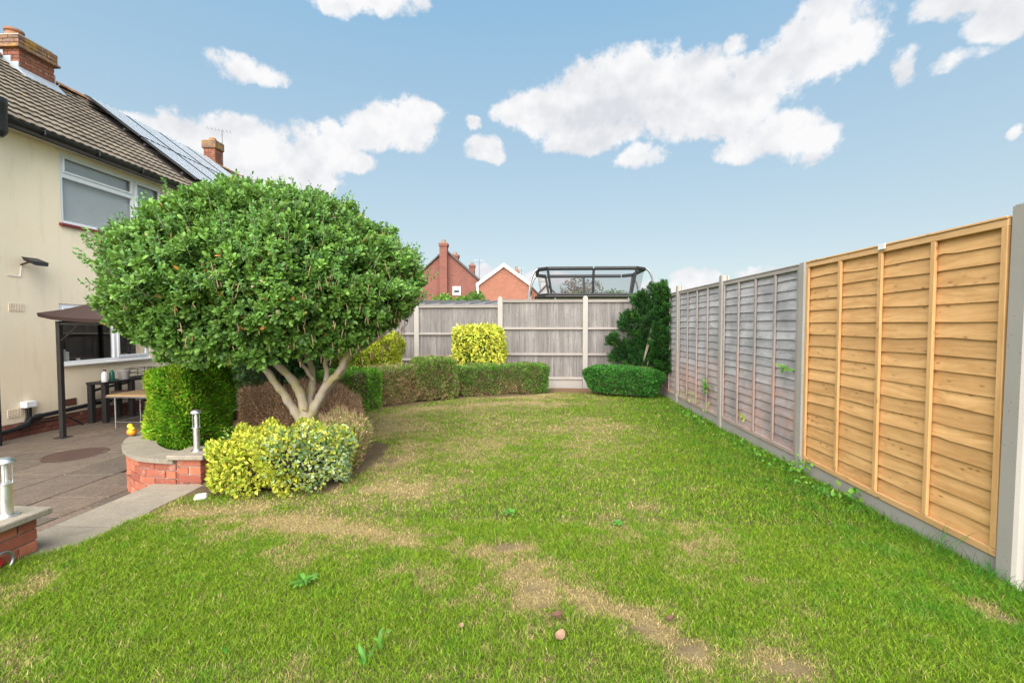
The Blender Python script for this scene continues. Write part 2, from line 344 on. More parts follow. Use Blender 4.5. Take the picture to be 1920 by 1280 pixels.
# ------------------------------------------------------------------ helpers
def tag(o, label=None, cat=None, group=None, kind=None):
    if label: o['label'] = label
    if cat: o['category'] = cat
    if group: o['group'] = group
    if kind: o['kind'] = kind
    return o
def thing(name, label, cat, loc=(0, 0, 0), group=None):
    o = bpy.data.objects.new(name, None); C.objects.link(o); o.location = loc; o.empty_display_size = .1
    return tag(o, label, cat, group)
WP = {}
def base(o):
    v = Vector(o.location); q = o.parent
    while q: v += q.location; q = q.parent
    return v
def link(name, me, mat, parent=None, loc=(0, 0, 0), rot=None):
    """loc is in world space; parents are never rotated"""
    o = bpy.data.objects.new(name, me); C.objects.link(o)
    if mat and not me.materials: me.materials.append(mat)
    if parent: o.parent = parent; o.location = Vector(loc) - base(parent)
    else: o.location = loc
    if rot: o.rotation_euler = rot
    return o
class MB:
    def __init__(s): s.v = []; s.f = []
    def box(s, c, d, rz=0., bev=0., top=1.):
        x, y, z = (k / 2 for k in d); cz, sz = math.cos(rz), math.sin(rz); b = bev
        if b:
            b = min(b, x * .9, y * .9, z * .9); i0 = len(s.v); ring = [(-x, -y + b), (-x + b, -y), (x - b, -y), (x, -y + b), (x, y - b), (x - b, y), (-x + b, y), (-x, y - b)]
            lv = [(-z, 1 - b / max(x, y)), (-z + b, 1), (z - b, 1), (z, 1 - b / max(x, y))]
            for zz, sc in lv:
                for (px, py) in ring:
                    if sc < 1: px, py = (px - math.copysign(b, px) * .6, py - math.copysign(b, py) * .6)
                    s.v.append((c[0] + px * cz - py * sz, c[1] + px * sz + py * cz, c[2] + zz))
            for l in range(3):
                for k in range(8): s.f.append((i0 + l * 8 + k, i0 + l * 8 + (k + 1) % 8, i0 + l * 8 + 8 + (k + 1) % 8, i0 + l * 8 + 8 + k))
            s.f.append(tuple(i0 + 7 - k for k in range(8))); s.f.append(tuple(i0 + 24 + k for k in range(8)))
        else:
            i0 = len(s.v)
            for sx, sy, szn in ((-1, -1, -1), (1, -1, -1), (1, 1, -1), (-1, 1, -1), (-1, -1, 1), (1, -1, 1), (1, 1, 1), (-1, 1, 1)):
                px, py = sx * x, sy * y
                if szn > 0: px *= top; py *= top
                s.v.append((c[0] + px * cz - py * sz, c[1] + px * sz + py * cz, c[2] + szn * z))
            for q in ((0, 3, 2, 1), (4, 5, 6, 7), (0, 1, 5, 4), (1, 2, 6, 5), (2, 3, 7, 6), (3, 0, 4, 7)): s.f.append(tuple(i0 + k for k in q))
        return s
    def b2(s, a, b, bev=0.): return s.box([(p + q) / 2 for p, q in zip(a, b)], [abs(q - p) for p, q in zip(a, b)], 0, bev)
    def tube(s, pts, rad, n=8, cap=True):
        pts = [Vector(p) for p in pts]; rad = rad if hasattr(rad, '__len__') else [rad] * len(pts); i0 = len(s.v); ref = None
        for i, p in enumerate(pts):
            t = (pts[min(i + 1, len(pts) - 1)] - pts[max(i - 1, 0)]).normalized()
            if ref is None: ref = t.orthogonal().normalized()
            ref = (ref - t * ref.dot(t)).normalized(); q = t.cross(ref)
            for k in range(n):
                a = 2 * math.pi * k / n; s.v.append(tuple(p + (ref * math.cos(a) + q * math.sin(a)) * rad[i]))
        for i in range(len(pts) - 1):
            for k in range(n): s.f.append((i0 + i * n + k, i0 + i * n + (k + 1) % n, i0 + (i + 1) * n + (k + 1) % n, i0 + (i + 1) * n + k))
        if cap: s.f.append(tuple(i0 + n - 1 - k for k in range(n))); e = i0 + (len(pts) - 1) * n; s.f.append(tuple(e + k for k in range(n)))
        return s
    def lathe(s, c, prof, n=20):
        i0 = len(s.v)
        for (r, z) in prof:
            for k in range(n): a = 2 * math.pi * k / n; s.v.append((c[0] + r * math.cos(a), c[1] + r * math.sin(a), c[2] + z))
        for i in range(len(prof) - 1):
            for k in range(n): s.f.append((i0 + i * n + k, i0 + i * n + (k + 1) % n, i0 + (i + 1) * n + (k + 1) % n, i0 + (i + 1) * n + k))
        s.f.append(tuple(i0 + n - 1 - k for k in range(n))); e = i0 + (len(prof) - 1) * n; s.f.append(tuple(e + k for k in range(n)))
        return s
    def prism(s, poly, z0, z1):
        i0 = len(s.v); n = len(poly)
        s.v += [(x, y, z0) for x, y in poly] + [(x, y, z1) for x, y in poly]
        s.f.append(tuple(i0 + n - 1 - k for k in range(n))); s.f.append(tuple(i0 + n + k for k in range(n)))
        for k in range(n): s.f.append((i0 + k, i0 + (k + 1) % n, i0 + n + (k + 1) % n, i0 + n + k))
        return s
    def hexa(s, lo, hi):
        """solid between two matching 4-point loops"""
        i0 = len(s.v); s.v += [tuple(p) for p in lo] + [tuple(p) for p in hi]; n = len(lo)
        s.f.append(tuple(i0 + n - 1 - k for k in range(n))); s.f.append(tuple(i0 + n + k for k in range(n)))
        for k in range(n): s.f.append((i0 + k, i0 + (k + 1) % n, i0 + n + (k + 1) % n, i0 + n + k))
        return s
    def quad(s, *p): i0 = len(s.v); s.v += [tuple(q) for q in p]; s.f.append(tuple(range(i0, i0 + len(p)))); return s
    def mesh(s, name, off=(0, 0, 0), smooth=False):
        me = bpy.data.meshes.new(name); me.from_pydata([(v[0] - off[0], v[1] - off[1], v[2] - off[2]) for v in s.v], [], s.f)
        bm = bmesh.new(); bm.from_mesh(me); bmesh.ops.recalc_face_normals(bm, faces=bm.faces); bm.to_mesh(me); bm.free()
        if smooth:
            me.polygons.foreach_set('use_smooth', [True] * len(me.polygons))
            try: me.set_sharp_from_angle(angle=R(40))
            except Exception: pass
        return me
    def put(s, name, mat, parent=None, smooth=False, origin=None, **tags):
        """build at world coordinates; origin = the object's own origin"""
        if origin is None: origin = tuple(sum(v[i] for v in s.v) / len(s.v) for i in range(3)) if parent is None else tuple(base(parent))
        o = link(name, s.mesh(name, origin, smooth), M[mat] if isinstance(mat, str) else mat, parent, origin)
        for k_, v_ in tags.items(): o[k_] = v_
        return o
def nz(p, s=1.): return mnoise.noise(Vector(p) * s)
def pix(px, py, Y):
    """plan helper: point at depth Y from the survey sketch"""
    return Vector(((px - 1000) / 853 * Y, Y, 1.45 - (py - 608) / 853 * Y))

# ------------------------------------------------------------------ ground, lawn, patio
def fbm2(x, y, s, seed=0, oct=4):
    out = np.zeros_like(x); amp = 1.; tot = 0.
    r = np.random.default_rng(seed)
    for o in range(oct):
        tbl = r.random((64, 64)); X = x * s + 17.3 * o; Y = y * s + 5.1 * o
        xi = np.floor(X).astype(int); yi = np.floor(Y).astype(int); fx = X - xi; fy = Y - yi
        fx = fx * fx * (3 - 2 * fx); fy = fy * fy * (3 - 2 * fy)
        a = tbl[xi % 64, yi % 64]; b = tbl[(xi + 1) % 64, yi % 64]; c = tbl[xi % 64, (yi + 1) % 64]; d = tbl[(xi + 1) % 64, (yi + 1) % 64]
        out += amp * ((a * (1 - fx) + b * fx) * (1 - fy) + (c * (1 - fx) + d * fx) * fy); tot += amp; amp *= .55; s *= 2.1
    return out / tot
def edge_x(y):
    """left edge of the lawn for a given distance"""
    pts = [(-1, -3.12), (2.6, -3.12), (2.8, -2.93), (3.6, -2.90), (3.75, -2.6), (3.78, -1.75), (4.5, -1.62), (5.4, -1.72), (5.6, -2.6), (6.6, -3.0), (7.57, -2.72), (8.0, -2.14), (8.73, -1.55), (9.34, .11), (9.6, .5), (12, .5)]
    return np.interp(y, [p[0] for p in pts], [p[1] for p in pts])
def gauss(x, y, cx, cy, sx, sy, rot=0.):
    c, s = math.cos(rot), math.sin(rot); u = (x - cx) * c + (y - cy) * s; v = -(x - cx) * s + (y - cy) * c
    return np.exp(-(u / sx) ** 2 - (v / sy) ** 2)
DRY = [(-2.6, 3.35, .55, .14, 0.1, 1.), (-1.85, 3.2, .6, .16, -.15, .95), (-1.2, 3.07, .45, .12, -.2, .8), (-.85, 2.98, .25, .10, 0, .7), (-.3, 2.8, .35, .12, -.6, .8),
       (-.12, 2.9, .14, .08, 0, .9), (0., 2.57, .24, .16, -.6, 1.), (.05, 2.35, .22, .12, -.5, .85), (.35, 2.3, .32, .12, -.4, .8), (.6, 2.15, .2, .1, -.7, .9), (.72, 2.0, .12, .14, 0, .7), (1.05, 1.95, .18, .12, 0, .7),
       (0., 8.3, .7, .28, 0, .85), (.1, 9.0, 1.0, .2, 0, .7), (-.9, 8.1, .8, .25, .4, .55), (-1.9, 7.6, .5, .2, .7, .7), (-2.0, 6.4, .6, 1.0, 0, .5), (-1.45, 5.0, .25, .7, 0, .65), (-1.2, 3.9, .35, .3, 0, .55),
       (-2.85, 2.3, .2, .2, 0, .6), (2.3, 2.35, .12, .14, 0, .8), (.3, 6.5, 1.6, .6, 0, .2), (-.6, 5.4, .9, .5, 0, .25), (-.3, 2.45, .5, .2, 0, .3), (-1.5, 2.75, .3, .1, 0, .4), (.2, 9.3, .7, .2, 0, .7), (-1.0, 4.0, .5, .2, .5, .35), (.9, 3.6, .2, .08, 0, .35), (1.2, 3.0, .25, .08, .3, .4)]
BARE = [(-.17, 2.9, .10, .05, 0, 1.), (.7, 2.02, .07, .08, 0, .8), (.5, 2.15, .12, .04, 0, .7), (1.08, 1.92, .1, .05, 0, .8), (-.72, 3.05, .08, .04, 0, .7), (-1.55, 4.7, .12, .14, 0, 1.), (2.35, 2.3, .07, .05, 0, .8), (.1, 2.3, .05, .04, 0, .7), (-2.9, 2.25, .12, .1, 0, .5), (-2.5, 3.3, .15, .05, 0, .5), (.05, 8.2, .5, .06, 0, .5), (.0, 2.45, .08, .05, 0, .7)]
def dryness(x, y):
    d = np.zeros_like(x)
    for cx, cy, sx, sy, r, w in DRY: d = np.maximum(d, w * gauss(x, y, cx, cy, sx, sy, r))
    n = fbm2(x, y, 1.3, 3); n2 = fbm2(x, y, 7., 4)
    d = d * (1.05 + (n2 - .5) * 1.9) + (n - .5) * .85 + (n2 - .5) * .5 + .16
    d = d * .88 + np.clip((y - 5.0) / 12, 0, .12)                       # the far lawn is parched
    d -= np.clip((x - 1.25) / 1.3, 0, .7) * .75                # lush beside the right fence
    d -= .12 * gauss(x, y, -2.2, 2.7, .9, .3) + .25 * gauss(x, y, -1.2, 2.2, 1.1, .3)
    return np.clip(d, 0, 1)
def bareness(x, y):
    d = np.zeros_like(x)
    for cx, cy, sx, sy, r, w in BARE: d = np.maximum(d, w * gauss(x, y, cx, cy, sx, sy, r))
    return np.clip(d * (1 + (fbm2(x, y, 22., 9) - .5) * 2), 0, 1)
def gz(x, y):
    return .035 * (fbm2(x, y, .8, 21) - .5) + .03 * (fbm2(x, y, 3.5, 22) - .5)
def patio_z(x, y): return -.17 - .13 * min(1, max(0, (-3.5 - x) / 4.5))
def add_col(me, col):
    a = me.color_attributes.new('Col', 'FLOAT_COLOR', 'POINT')
    c = np.ones((len(me.vertices), 4), 'f'); c[:, :3] = col; a.data.foreach_set('color', c.ravel())
def np_mesh(name, V, Fc, nper, col=None):
    """V (n,3); Fc (m,nper) indices, or a list of such arrays"""
    me = bpy.data.meshes.new(name); Fs = Fc if isinstance(Fc, list) else [Fc]
    me.vertices.add(len(V)); me.vertices.foreach_set('co', np.asarray(V, 'f').ravel())
    lp = np.concatenate([f.ravel() for f in Fs]); sizes = np.concatenate([np.full(len(f), f.shape[1]) for f in Fs])
    me.loops.add(len(lp)); me.loops.foreach_set('vertex_index', lp.astype('i'))
    st = np.concatenate([[0], np.cumsum(sizes)[:-1]]); me.polygons.add(len(sizes))
    me.polygons.foreach_set('loop_start', st.astype('i')); me.polygons.foreach_set('loop_total', sizes.astype('i'))
    me.update(calc_edges=True)
    if col is not None: add_col(me, col)
    return me

def build_ground():
    s = 400
    far = MB().quad((-s, -s, -.62), (s, -s, -.62), (s, s * 1.5, -.62), (-s, s * 1.5, -.62)).put('ground', 'far_grass', kind='structure', origin=(0, 0, -.62))
    # lawn and bed: one sheet that stops at the patio and at the fences
    st = .06; xs = np.arange(-4.50, 2.66, st); ys = np.arange(-2.0, 10.42, st)
    X, Y = np.meshgrid(xs, ys, indexing='ij'); nx, ny = X.shape
    Z = gz(X, Y); ex = edge_x(Y); bed = X < ex
    d = dryness(X, Y); b = bareness(X, Y)
    lawnc = np.stack([.08 + d * .46, .095 + d * .33, .035 + d * .17], -1)
    soil = np.array([.15, .10, .07]); redsoil = np.array([.24, .13, .09])
    lawnc = lawnc * .8; col = lawnc * (1 - b[..., None]) + soil * 1.5 * b[..., None]
    col = np.where(bed[..., None], soil + .05 * (fbm2(X, Y, 6., 5)[..., None] - .5), col)
    path = ((X > .45) & (X < 2.6) & (Y > 9.55))[..., None]; col = np.where(path, redsoil, col)
    Z = np.where(bed, Z - .01 + .03 * fbm2(X, Y, 5., 8), Z)
    V = np.stack([X, Y, Z], -1).reshape(-1, 3)
    i, j = np.meshgrid(np.arange(nx - 1), np.arange(ny - 1), indexing='ij')
    cx = X[:-1, :-1] + st / 2; cy = Y[:-1, :-1] + st / 2
    keep = ~((cx < -3.12) & (cy < 2.72)) & ~((cx < -2.93) & (cy >= 2.62) & (cy < 3.95)) & ~((cx < -3.2) & (cy < 4.15)) & ~((cx < -3.9) & (cy < 4.42)) & ~((cx < -4.2) & (cy < 4.75))
    i = i[keep]; j = j[keep]
    Fc = np.stack([i * ny + j, (i + 1) * ny + j, (i + 1) * ny + j + 1, i * ny + j + 1], -1)
    me = np_mesh('lawn', V, Fc, 4, col.reshape(-1, 3)); me.polygons.foreach_set('use_smooth', [True] * len(me.polygons))
    tag(link('lawn', me, M['ground']), kind='structure')
build_ground()

def build_grass():
    def zone(n, y0, y1, w, h, seed, pw=1.0):
        r = np.random.default_rng(seed)
        y = y0 + (y1 - y0) * r.random(n) ** pw
        half = y * 1.2 + .5
        x = (r.random(n) * 2 - 1) * half
        ok = (x < 2.62) & (x > edge_x(y) + .02 * r.standard_normal(n)) & (y < 9.6)
        x = x[ok]; y = y[ok]; n = len(x)
        d = dryness(x, y); b = bareness(x, y)
        keep = r.random(n) > np.clip(b * 1.1 + d ** 2 * .25, 0, .95)
        x, y, d = x[keep], y[keep], d[keep]; n = len(x)
        clump = fbm2(x, y, 9., 31)
        dl = np.clip(d + (fbm2(x, y, 14., 33) - .5) * .9, 0, 1)
        lush = np.clip((x - 1.5) / 1.0, 0, 1)
        fence = np.clip((x - 2.30) / .28, 0, 1)
        hh = h * (.55 + .8 * r.random(n)) * (.75 + .7 * clump) * (1 - .5 * dl) * (1 + .35 * lush + .8 * fence * r.random(n))
        edge = np.exp(-((x - edge_x(y)) / .08) ** 2); hh *= 1 + .7 * edge * r.random(n)
        az = r.random(n) * 2 * math.pi; lean = (.35 + .75 * r.random(n)) * hh
        ww = w * (.7 + .6 * r.random(n))
        zz = gz(x, y) - .004
        ax, ay = np.cos(az), np.sin(az)
        oz = r.random(n) * 2 * math.pi; wx, wy = np.cos(oz) * ww / 2, np.sin(oz) * ww / 2
        P0 = np.stack([x - wx, y - wy, zz], -1); P1 = np.stack([x + wx, y + wy, zz], -1)
        mx, my, mz = x + ax * lean * .35, y + ay * lean * .35, zz + hh * .62
        P2 = np.stack([mx + wx * .8, my + wy * .8, mz], -1); P3 = np.stack([mx - wx * .8, my - wy * .8, mz], -1)
        P4 = np.stack([x + ax * lean, y + ay * lean, zz + hh * .95], -1)
        V = np.stack([P0, P1, P2, P3, P4], 1).reshape(-1, 3); i = np.arange(n) * 5
        F1 = np.stack([i, i + 1, i + 2, i + 3], -1); F2 = np.stack([i + 3, i + 2, i + 4], -1)
        straw = r.random(n) < np.clip(.06 + dl * 1.35 - .24, .035, .97)
        g1 = np.array([.095, .225, .010]); g2 = np.array([.27, .37, .03]); gd = np.array([.055, .19, .016])
        t = r.random(n)[:, None]
        green = g1 * (1 - t) + g2 * t
        dark = np.clip(lush * .6 + (clump - .55) * 1.6, 0, .8)[:, None]; green = green * (1 - dark) + gd * 1.25 * dark
        green = green * (1 - .5 * dl[:, None]) + np.array([.34, .36, .10]) * .5 * dl[:, None]
        s1 = np.array([.56, .45, .22]); s2 = np.array([.36, .25, .12])
        st = s1 * t + s2 * (1 - t)
        col = np.where(straw[:, None], st, green) * (.48 + .95 * r.random((n, 1)))
        if y0 >= 6:      # one tapering triangle is enough this far away
            return np.stack([P0, P1, P4], 1).reshape(-1, 3), np.zeros((0, 4), int), np.stack([np.arange(n) * 3, np.arange(n) * 3 + 1, np.arange(n) * 3 + 2], -1), np.repeat(col, 3, 0)
        return V, F1, F2, np.repeat(col, 5, 0)
    parts = [zone(580000, 1.55, 3.3, .0027, .023, 1, .8), zone(370000, 3.3, 6.0, .0044, .024, 2, .9), zone(250000, 6.0, 9.7, .0105, .028, 3)]
    off = 0; Vs = []; A = []; B = []; Cs = []
    for V, f1, f2, c in parts: Vs.append(V); A.append(f1 + off); B.append(f2 + off); Cs.append(c); off += len(V)
    me = np_mesh('grass', np.concatenate(Vs), [np.concatenate(A), np.concatenate(B)], 0, np.concatenate(Cs))
    tag(link('grass', me, M['soft_leaf']), 'short mown green grass with straw coloured dry patches', 'grass', kind='stuff')
build_grass()

def shrink(poly, d):
    cx = sum(p[0] for p in poly) / len(poly); cy = sum(p[1] for p in poly) / len(poly)
    return [(x - math.copysign(d, x - cx), y - math.copysign(d, y - cy)) for x, y in poly]
def build_patio():
    z = lambda x, y: patio_z(x, y)
    def sheet(x0, x1, y0, y1, dz):
        n = 12; mb = MB()
        for k in range(n):
            a = x0 + (x1 - x0) * k / n; b = x0 + (x1 - x0) * (k + 1) / n
            mb.quad((a, y0, z(a, 0) + dz), (b, y0, z(b, 0) + dz), (b, y1, z(b, 0) + dz), (a, y1, z(a, 0) + dz))
        return mb
    pt = sheet(-8.0, -3.3, -1.5, 11.0, -.018).put('patio', 'soil', kind='structure', origin=(-5.6, 4, -.3))
    r = random.Random(5)
    # courses run away from the camera; stones of mixed length
    x = -3.42
    while x > -7.9:
        w = r.choice([.45, .6, .6, .75]); x1 = max(-7.98, x - w)
        y = .6 - r.random() * .5
        while y < 9.5:
            l = r.choice([.45, .6, .75, .9, .9]); g = .007
            j = lambda: r.uniform(-.004, .004)
            if not (x1 > -4.6 and y > 4.9) and not (y + l > 4.8 and x > -4.5 and x1 > -5.0 and y > 4.4):
                P = [(x1 + g + j(), y + g + j()), (x - g + j(), y + g + j()), (x - g + j(), y + l - g + j()), (x1 + g + j(), y + l - g + j())]
                dz = r.uniform(-.003, .003)
                lo = [(a, b, z(a, b) - .02) for a, b in P]; mi = [(a, b, z(a, b) - .005 + dz) for a, b in P]
                S = shrink(P, .006); hi = [(a, b, z(a, b) + dz) for a, b in S]
                mb = MB().hexa(lo, mi); i0 = len(mb.v); mb.v += hi
                mb.f.remove((4, 5, 6, 7)); mb.f.append((8, 9, 10, 11))
                for k in range(4): mb.f.append((4 + k, 4 + (k + 1) % 4, 8 + (k + 1) % 4, 8 + k))
                c = (sum(p[0] for p in P) / 4, sum(p[1] for p in P) / 4, z(x, y))
                mb.put('paving_slab', 'paving', pt, origin=c)
            y += l
        x = x1
    # step ledge along the lawn edge
    st = MB().prism([(-3.42, 2.60), (-2.95, 2.60), (-2.95, 3.70), (-2.84, 3.78), (-2.98, 4.02), (-3.42, 4.02)], -.4, -.055).put('step', 'mortar', kind='structure')
    ys = [2.60, 3.05, 3.50, 4.0]
    for a, b in zip(ys[:-1], ys[1:]):
        if b < 3.9: P = [(-3.44, a + .005), (-2.93, a + .005), (-2.93, b - .005), (-3.44, b - .005)]
        else: P = [(-3.44, a + .005), (-2.93, a + .005), (-2.91, 3.68), (-2.80, 3.78), (-2.92, 3.92), (-3.44, 3.92)]
        MB().prism(P, -.055, .006).put('step_slab', 'ledge_stone', st, origin=((P[0][0] + P[2][0]) / 2, (a + b) / 2, 0))
build_patio()

# ------------------------------------------------------------------ brick walls
def brick_meshes(mat, l=.215, w=.1025, h=.065, n=4, tag_=''):
    out = []
    for k in range(n):
        mb = MB().box((0, 0, 0), (l, w, h), 0, .004); r = random.Random(k + 3)
        mb.v = [(x + r.uniform(-.0016, .0016), y + r.uniform(-.0016, .0016), z + r.uniform(-.0016, .0016)) for x, y, z in mb.v]
        me = mb.mesh('brick' + tag_); me.materials.append(M[mat]); out.append(me)
    return out
BR = brick_meshes('red_brick'); BRH = brick_meshes('red_brick', .1025)
BPL = brick_meshes('plinth_brick')
def lay(parent, p0, p1, ztop, n, meshes=BR, half=BRH, first=0, nrm=None, gap=.010, jit=.0025, L=.215):
    """courses of bricks whose outer faces follow the line p0-p1, n courses down from ztop"""
    d = Vector((p1[0] - p0[0], p1[1] - p0[1], 0)); tot = d.length; d.normalize(); a = math.atan2(d.y, d.x)
    nr = Vector((d.y, -d.x, 0)) if nrm is None else Vector((*nrm, 0))
    for c in range(n):
        z = ztop - .0375 - c * .075; s = 0.
        if (c + first) % 2: s = -.1125
        while s < tot - .02:
            s0 = max(s, 0); s1 = min(s + L, tot); l = s1 - s0
            if l > .04:
                me = random.choice(meshes)
                o = link('brick', me, None, parent, Vector((p0[0], p0[1], z)) + d * ((s0 + s1) / 2) + nr * (-.051 + random.uniform(0, jit)), (0, 0, a))
                if l < L - .01: o.scale = (l / L, 1, 1)
            s += L + gap
OUT = [(-3.232, 3.895), (-3.5, 3.92), (-3.71, 4.0), (-3.97, 4.18), (-4.2, 4.41), (-4.36, 4.64), (-4.46, 4.92), (-4.5, 5.3), (-4.5, 8.2)]
def resample(P, step):
    P = [Vector(p) for p in P]; L = [0]
    for a, b in zip(P[:-1], P[1:]): L.append(L[-1] + (b - a).length)
    n = max(1, round(L[-1] / step)); out = []
    for k in range(n + 1):
        s = L[-1] * k / n
        for i in range(len(P) - 1):
            if s <= L[i + 1] + 1e-9:
                out.append(P[i].lerp(P[i + 1], (s - L[i]) / max(1e-9, L[i + 1] - L[i]))); break
    return out
def offset(P, d):
    out = []
    for i, p in enumerate(P):
        t = (P[min(i + 1, len(P) - 1)] - P[max(i - 1, 0)]).normalized(); out.append(p + Vector((t.y, -t.x)) * d)
    return out
def smooth_path(P, k=3):
    P = [Vector(p) for p in P]
    for _ in range(k):
        Q = [P[0]]
        for a, b in zip(P[:-1], P[1:]): Q += [a.lerp(b, .25), a.lerp(b, .75)]
        P = Q + [P[-1]]
    return P
def build_planter():
    root = thing('planter_wall', 'curved red brick retaining wall with stone coping holding the clipped conifer', 'wall', (-3.9, 4.3, 0))
    P = smooth_path(OUT, 2); face = offset(resample(P, .05), .03)   # brick face lies inside the coping edge
    F_ = resample(face, .112)
    lo = offset(F_, .016); hi = offset(F_, .19)
    mb = MB()
    for a, b, c, d in zip(lo[:-1], lo[1:], hi[1:], hi[:-1]):
        mb.prism([tuple(a), tuple(b), tuple(c), tuple(d)], -.42, .195)
    mb.put('mortar_core', 'mortar', root)
    for c in range(8):
        z = .2 - .0375 - c * .075; k = c % 2
        while k + 2 < len(F_) and F_[k].y < 6.2:
            a, b = F_[k], F_[k + 2]; m_ = (a + b) / 2; ang = math.atan2(b.y - a.y, b.x - a.x); nrm = Vector((math.sin(ang), -math.cos(ang)))
            L = (b - a).length - .012
            if k == 1 and c % 2:
                mh = (F_[0] + F_[1]) / 2; link('brick', random.choice(BRH), None, root, (mh.x + nrm.x * .05, mh.y + nrm.y * .05, z), (0, 0, ang))
            o = link('brick', random.choice(BR), None, root, (m_.x + nrm.x * .05, m_.y + nrm.y * .05, z), (0, 0, ang)); o.scale = (L / .215, 1, 1); k += 2
    cp = resample(P, .06); k = 0; r = random.Random(4)
    while k < len(cp) - 3:
        n = min(r.choice([6, 8, 9]), len(cp) - 1 - k); seg = cp[k:k + n + 1]
        o_ = offset(cp, 0)[k:k + n + 1]; i_ = offset(cp, .27)[k:k + n + 1]
        t0 = (seg[1] - seg[0]).normalized() * .004; t1 = (seg[-1] - seg[-2]).normalized() * .004
        o_[0] = o_[0] + t0; i_[0] = i_[0] + t0; o_[-1] = o_[-1] - t1; i_[-1] = i_[-1] - t1
        o_ = [p + Vector((r.uniform(-.004, .004), r.uniform(-.004, .004))) for p in o_]
        poly = [tuple(p) for p in o_] + [tuple(p) for p in reversed(i_)]
        mb = MB(); zt = .235 + r.uniform(-.003, .003)
        for q in range(len(o_) - 1):
            mb.prism([tuple(o_[q]), tuple(o_[q + 1]), tuple(i_[q + 1]), tuple(i_[q])], .197, zt)
        mm = mb.put('coping_stone', 'cap_stone', root, origin=(seg[n // 2].x, seg[n // 2].y, .21)); k += n
    # soil inside
    MB().prism([(-4.3, 5.0), (-4.12, 4.72), (-3.9, 4.45), (-3.6, 4.22), (-3.3, 4.12), (-3.0, 4.22), (-3.0, 5.2), (-3.4, 6.4), (-4.3, 6.4)], -.05, .10).put('planter_soil', 'soil', root)
build_planter()
def build_pillar():
    root = thing('brick_pillar', 'short red brick pillar under a stone cap at the end of the curved wall', 'pillar', (-3.12, 4.06, 0))
    x0, x1, y0, y1 = -3.235, -3.01, 3.94, 4.165
    MB().b2((x0 + .012, y0 + .012, -.1), (x1 - .012, y1 - .012, .232)).put('mortar_core', 'mortar', root)
    for c in range(4):
        z = .235 - .0375 - c * .075
        if c % 2 == 0:
            for y in (y0 + .051, y1 - .051): link('brick', random.choice(BR), None, root, ((x0 + x1) / 2, y, z)).scale = (1.04, 1, 1)
        else:
            for x in (x0 + .053, x1 - .053): link('brick', random.choice(BR), None, root, (x, (y0 + y1) / 2, z), (0, 0, math.pi / 2)).scale = (1.04, 1, 1)
    MB().box((-3.125, 4.05, .256), (.33, .33, .04), 0.04, .006).put('coping_stone', 'cap_stone', root)
build_pillar()
def build_near_wall():
    root = thing('brick_wall', 'low red brick wall with stone coping cut off by the left edge', 'wall', (-3.26, 2.0, 0))
    x0, x1, y1 = -3.40, -3.15, 2.70
    MB().b2((x0 + .012, -.8, -.4), (x1 - .012, y1 - .012, .232)).put('mortar_core', 'mortar', root)
    lay(root, (x1, -.1), (x1, y1), .235, 4, first=0, nrm=(1, 0))
    lay(root, (x0, y1), (x1, y1), .235, 5, nrm=(0, 1))
    lay(root, (x0, y1), (x0, -.1), .235, 7, nrm=(-1, 0))
    y = 2.76; r = random.Random(2)
    while y > -.6:
        l = r.choice([.45, .6]); MB().box(((x0 + x1) / 2, y - l / 2, .256), (.36, l - .008, .04), 0, .007).put('coping_stone', 'cap_stone', root); y -= l
build_near_wall()

# ------------------------------------------------------------------ bollard lights
def bollard(x, y, z, h, r, label):
    root = thing('bollard_light', label, 'garden light', (x, y, z), 'stainless steel bollard lights on the brick walls')
    c = (x, y, z)
    MB().lathe(c, [(r * 1.9, 0), (r * 1.9, .006), (r * 1.15, .010), (r * 1.1, .012)], 24).put('base_plate', 'steel', root, True)
    MB().lathe(c, [(r, .01), (r, h * .555)], 24).put('tube', 'steel', root, True)
    MB().lathe(c, [(r * 1.08, h * .555), (r * 1.45, h * .56), (r * 1.45, h * .575), (r * 1.08, h * .58)], 24).put('ring', 'steel', root, True)
    MB().lathe(c, [(r * .82, h * .58), (r * .82, h * .92)], 20).put('glass_shade', 'glass', root, True)
    MB().lathe(c, [(r * .42, h * .58), (r * .42, h * .88), (r * .2, h * .9)], 14).put('lamp', 'bollard_lamp', root, True)
    for k in range(4):
        a = math.pi / 4 + k * math.pi / 2
        MB().tube([(x + math.cos(a) * r, y + math.sin(a) * r, z + h * .57), (x + math.cos(a) * r, y + math.sin(a) * r, z + h * .93)], .0028, 6).put('guard_rod', 'steel', root, True)
    MB().lathe(c, [(r * 1.68, h * .92), (r * 1.7, h * .928), (r * 1.55, h * .955), (r * 1.15, h * .985), (r * .6, h * 1.002), (r * .2, h * 1.006)], 24).put('cap', 'steel', root, True)
bollard(-3.125, 4.05, .276, .385, .027, 'slim steel bollard light on the pillar in front of the clipped conifer')
bollard(-3.225, 2.60, .276, .36, .031, 'nearer steel bollard light on the low wall at the left edge')

